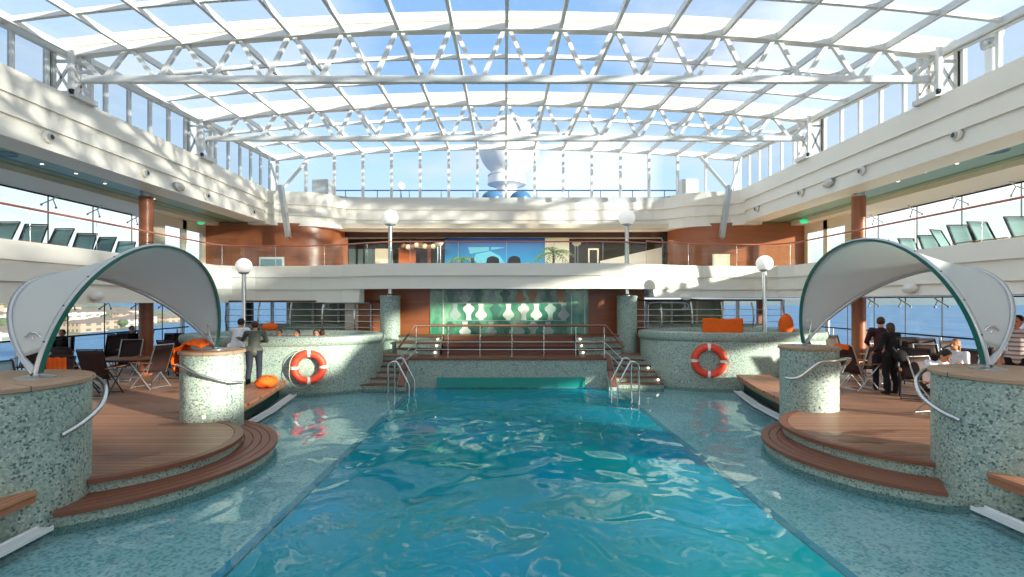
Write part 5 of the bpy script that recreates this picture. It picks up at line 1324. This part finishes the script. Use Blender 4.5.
def person(lab, loc, rz, pose, top, bottom, hair, shoe='shoe', sleeves=1.0, hairlen=0, scale=1.0, female=False, legs=True, extra=None):
    J = {k: Vector(v) for k, v in {**STAND, **pose}.items()}
    r = empty('person', loc, lab, 'person', rz=rz)
    def B(m, n, mat, vox):
        m.v = [(x*scale, y*scale, z*scale) for x, y, z in m.v]; o = m.build(n, mat, r, local=True, fixn=False); remesh(o, vox); return o
    f = J['face'].normalized(); H = J['head']; upv = (H-J['neck']).normalized(); rt = f.cross(upv).normalized(); upv = rt.cross(f).normalized()
    m = MB()
    def hp(a, b_, c): return H+rt*a+f*b_+upv*c
    def ell(m_, c, rx, ry, rzz, seg=18, rings=12):
        q = MB().sphere((0, 0, 0), 1, seg, rings); m_.add([c+rt*x*rx+f*y*ry+upv*z*rzz for x, y, z in q.v], q.f)
    ell(m, hp(0, -.012, .022), .077, .098, .098); ell(m, hp(0, .018, -.045), .058, .070, .075)
    m.capsule(hp(0, .088, .012), hp(0, .112, -.022), .010, .016, 8)          # nose
    m.capsule(hp(-.022, .088, -.062), hp(.022, .088, -.062), .009, .009, 8)   # mouth
    for sx in (-1, 1): ell(m, hp(sx*.078, -.01, -.005), .012, .022, .034, 10, 8)
    m.capsule(J['chest']+Vector((0, 0, .05)), J['neck'], .10, .056); m.capsule(J['neck'], H-upv*.04-f*.01, .055, .052)
    tw = .125 if not female else .11
    m.capsule(J['hip'], J['chest'], tw*.95, tw); m.capsule(J['hpl'], J['hpr'], .10, .10)
    for q, sx in (('l', -1), ('r', 1)):
        m.capsule(J['chest']+Vector((0, 0, .06)), J['sh'+q], .085, .058); m.capsule(J['sh'+q], J['el'+q], .052, .038); m.capsule(J['el'+q], J['wr'+q], .038, .025)
        hand(m, J['wr'+q], J['wr'+q]-J['el'+q], pose.get('palm', (0, 0, -1)))
        if legs:
            m.capsule(J['hp'+q], J['kn'+q], .085, .056); m.capsule(J['kn'+q], J['an'+q]+Vector((0, .02, .18)), .056, .045); m.capsule(J['an'+q]+Vector((0, .02, .18)), J['an'+q], .045, .036)
            m.capsule(J['an'+q]+Vector((0, .02, -.03)), J['an'+q]+Vector((0, -.14, -.05)), .035, .026)
    bd_ = B(m, 'body', 'skin', .0115)
    for sx in (-1, 1):
        e = MB(); ell(e, hp(sx*.031, .081, .018), .013, .010, .008, 10, 6); e.v = [tuple(Vector(v)*scale) for v in e.v]; e.build('eye', 'lens', bd_, smooth=60, local=True)
    # shirt
    m = MB(); e = .016
    m.capsule(J['hip']+Vector((0, 0, -.02)), J['chest'], tw+e, tw+e+.005, 16); m.capsule(J['hpl']+Vector((0, 0, .03)), J['hpr']+Vector((0, 0, .03)), .10+e, .10+e)
    m.capsule(J['chest']+Vector((0, 0, .04)), J['neck']-Vector((0, 0, .03)), .115, .075)
    for q in 'lr':
        m.capsule(J['chest']+Vector((0, 0, .06)), J['sh'+q], .105, .075); s0, e0, w0 = J['sh'+q], J['el'+q], J['wr'+q]
        if sleeves > .5: m.capsule(s0, e0, .072, .054); m.capsule(e0, e0.lerp(w0, (sleeves-.5)*1.9), .054, .04)
        else: m.capsule(s0, s0.lerp(e0, .75), .072, .064)
    B(m, 'top', top, .014)
    if legs:
        m = MB(); m.capsule(J['hpl'], J['hpr'], .118, .118); m.capsule(J['hip']-Vector((0, 0, .03)), J['hip'], .125, .125)
        for q in 'lr': m.capsule(J['hp'+q], J['kn'+q], .105, .074); m.capsule(J['kn'+q], J['an'+q]+Vector((0, .02, .18)), .074, .066); m.capsule(J['an'+q]+Vector((0, .02, .18)), J['an'+q]+Vector((0, .01, -.01)), .066, .062)
        B(m, 'trousers', bottom, .014)
        for q in 'lr':
            m = MB(); a = J['an'+q]; m.capsule(a+Vector((0, .03, -.035)), a+Vector((0, -.15, -.05)), .046, .038); B(m, 'shoe', shoe, .012)
    # hair
    m = MB(); q = MB().sphere((0, 0, 0), 1, 24, 16); keep = []
    ell(m, hp(0, -.028, .034), .088, .100, .100)
    if hairlen: 
        m.capsule(hp(0, -.07, 0), hp(0, -.085, -.05-hairlen), .075, .055); 
        for sx in (-1, 1): m.capsule(hp(sx*.055, -.05, 0), hp(sx*.05, -.06, -.06-hairlen*.7), .04, .03)
    B(m, 'hair', hair, .012)
    if extra: extra(r, J)
    return r
# --- left: two guests leaning on the tub wall
lean = dict(hip=(0, .02, .92), chest=(0, -.16, 1.24), neck=(0, -.27, 1.39), head=(0, -.34, 1.51), face=(0, -1, -.25), shl=(-.19, -.24, 1.34), shr=(.19, -.24, 1.34),
            ell=(-.27, -.42, 1.12), elr=(.30, -.45, 1.16), wrl=(-.12, -.62, 1.10), wrr=(.42, -.66, 1.20), hpl=(-.1, .02, .9), hpr=(.1, .02, .9), knl=(-.12, -.03, .5), knr=(.1, .05, .5), anl=(-.12, .05, .09), anr=(.12, .15, .09), palm=(0, 0, -1))
def P0(px, D): return (X(px, D), D)
x, y = P0(254, 13.6); person('person in a dark green jacket seen from behind, leaning on the left tub wall', (x, y, DZ), F(200), lean, 'cloth_green', 'cloth_navy', 'hair_brown')
x, y = P0(236, 14.2); person('dark-haired person in a white shirt behind the slim left pillar, leaning on the tub', (x, y, DZ), F(185), {**lean, 'elr': (.26, -.40, 1.12), 'wrr': (.2, -.66, 1.16)}, 'cloth_white', 'cloth_grey', 'hair_dark', scale=1.03)
# --- bathers in the left tub
bath = dict(ell=(-.36, -.05, 1.22), elr=(.36, -.05, 1.22), wrl=(-.30, -.28, 1.28), wrr=(.30, -.28, 1.28))
for px, D, lab, hr, rz in ((279.5, 16.2, 'leftmost bather in the left tub, only the head showing', 'hair_brown', 190), (297, 16.4, 'middle bather in the left tub, dark hair above the rim', 'hair_dark', 170), (316, 16.2, 'taller bather with dark hair at the right of the left tub', 'hair_dark', 200), (322, 16.7, 'rightmost bather turned away in the left tub', 'hair_brown', 20)):
    x, y = P0(px, D); zt = CZ-(330.5-301)*D/540
    person(lab, (x, y, zt-1.70), F(rz-180), bath, 'skin', 'skin', hr, legs=False, sleeves=.3)
# --- seated guests on the left deck
sit = dict(hip=(0, .08, .50), chest=(0, .12, .86), neck=(0, .10, 1.05), head=(0, .06, 1.19), shl=(-.18, .12, .99), shr=(.18, .12, .99), ell=(-.25, .04, .72), elr=(.25, .04, .72), wrl=(-.16, -.20, .66), wrr=(.16, -.20, .66),
           hpl=(-.09, .06, .50), hpr=(.09, .06, .50), knl=(-.12, -.38, .50), knr=(.12, -.38, .50), anl=(-.12, -.36, .09), anr=(.12, -.36, .09), palm=(0, 0, -1))
x, y = P0(61, 15.95); person('seated guest in dark clothes beyond the left sun shade foot', (x, y, DZ), F(20), sit, 'cloth_black', 'cloth_navy', 'hair_dark')
x, y = P0(133, 18.3); person('seated guest in black partly hidden by the left column', (x, y, DZ), F(60), sit, 'cloth_black', 'cloth_navy', 'hair_dark')
deck_chair('dark', x, y, DZ, F(60), 'dark chair of the guest in black behind the left column')
# --- right: couple standing
def bag(r, J):
    m = MB(); m.sphere((.28, -.02, .86), .2, 16, 10, (.75, 1.3, 1)); m.capsule((.28, .16, .90), (.25, .24, .70), .12, .06)
x, y = P0(891, 12.5)
woman = dict(face=(-.4, -1, -.15), head=(-.02, -.05, 1.58), ell=(-.27, -.04, 1.13), wrl=(-.16, -.26, 1.05), elr=(.27, -.02, 1.12), wrr=(.24, -.22, 1.0), knl=(-.09, -.02, .5), knr=(.1, -.06, .5), anr=(.12, .02, .09))
person('woman in black sweater and trousers seen from behind on the right deck', (x, y, DZ), F(190), woman, 'cloth_black', 'cloth_black', 'hair_brown', hairlen=.03, female=True, scale=.97)
x, y = P0(881, 13.0)
person('man in a maroon jumper facing the woman in black on the right deck', (x, y, DZ), F(150), dict(hip=(0, 0, .93), chest=(0, -.04, 1.27), head=(0, -.08, 1.6), ell=(-.28, -.06, 1.13), wrl=(-.2, -.30, 1.05), elr=(.28, -.06, 1.13), wrr=(.22, -.3, 1.05)), 'cloth_maroon', 'cloth_navy', 'hair_brown', scale=1.03)
m = MB(); x, y = P0(902, 12.2); m.sphere((x, y, 1.26), .17, 20, 14, (1.1, .7, .9)); m.capsule((x+.1, y, 1.2), (x+.2, y, 1.06), .11, .06); m.capsule((x-.12, y, 1.30), (x-.20, y+.02, 1.44), .06, .03)
o = m.build('shoulder_bag', 'cloth_black', fixn=False); remesh(o, .02); tag(o, 'bulky black bag and coat held beside the woman in black', 'bag')
# --- seated guests right
x, y = P0(944, 9.3); read = {**sit, 'head': (0, -.06, 1.13), 'neck': (0, .02, 1.03), 'face': (-.2, -1, -.9), 'chest': (0, .06, .84), 'ell': (-.28, -.06, .74), 'elr': (.28, -.06, .74), 'wrl': (-.05, -.24, .98), 'wrr': (.08, -.24, .98)}
x, y = P0(942, 10.1); person('dark-haired guest in a white vest bent over behind the broad right pillar', (x, y, DZ), F(15), read, 'cloth_white', 'cloth_navy', 'hair_dark', sleeves=.2, female=True, hairlen=.02)
deck_chair('silver', x+.02, y+.02, DZ, F(15), 'silver chair under the bent guest in white')
x, y = P0(953, 12.0); person('blond guest in pale blue seated by the right windows', (x, y, DZ), F(-70), sit, 'cloth_white', 'cloth_grey', 'hair_blond', hairlen=.12, female=True)
deck_chair('dark', x, y, DZ, F(-70), 'dark chair under the blond guest on the right deck')
x, y = P0(1018, 11.2); person('man in a striped shirt standing at the right picture edge', (x, y, DZ), F(-55), dict(face=(-.3, -1, -.1)), 'cloth_striped', 'cloth_black', 'hair_dark', sleeves=.4, scale=1.08)
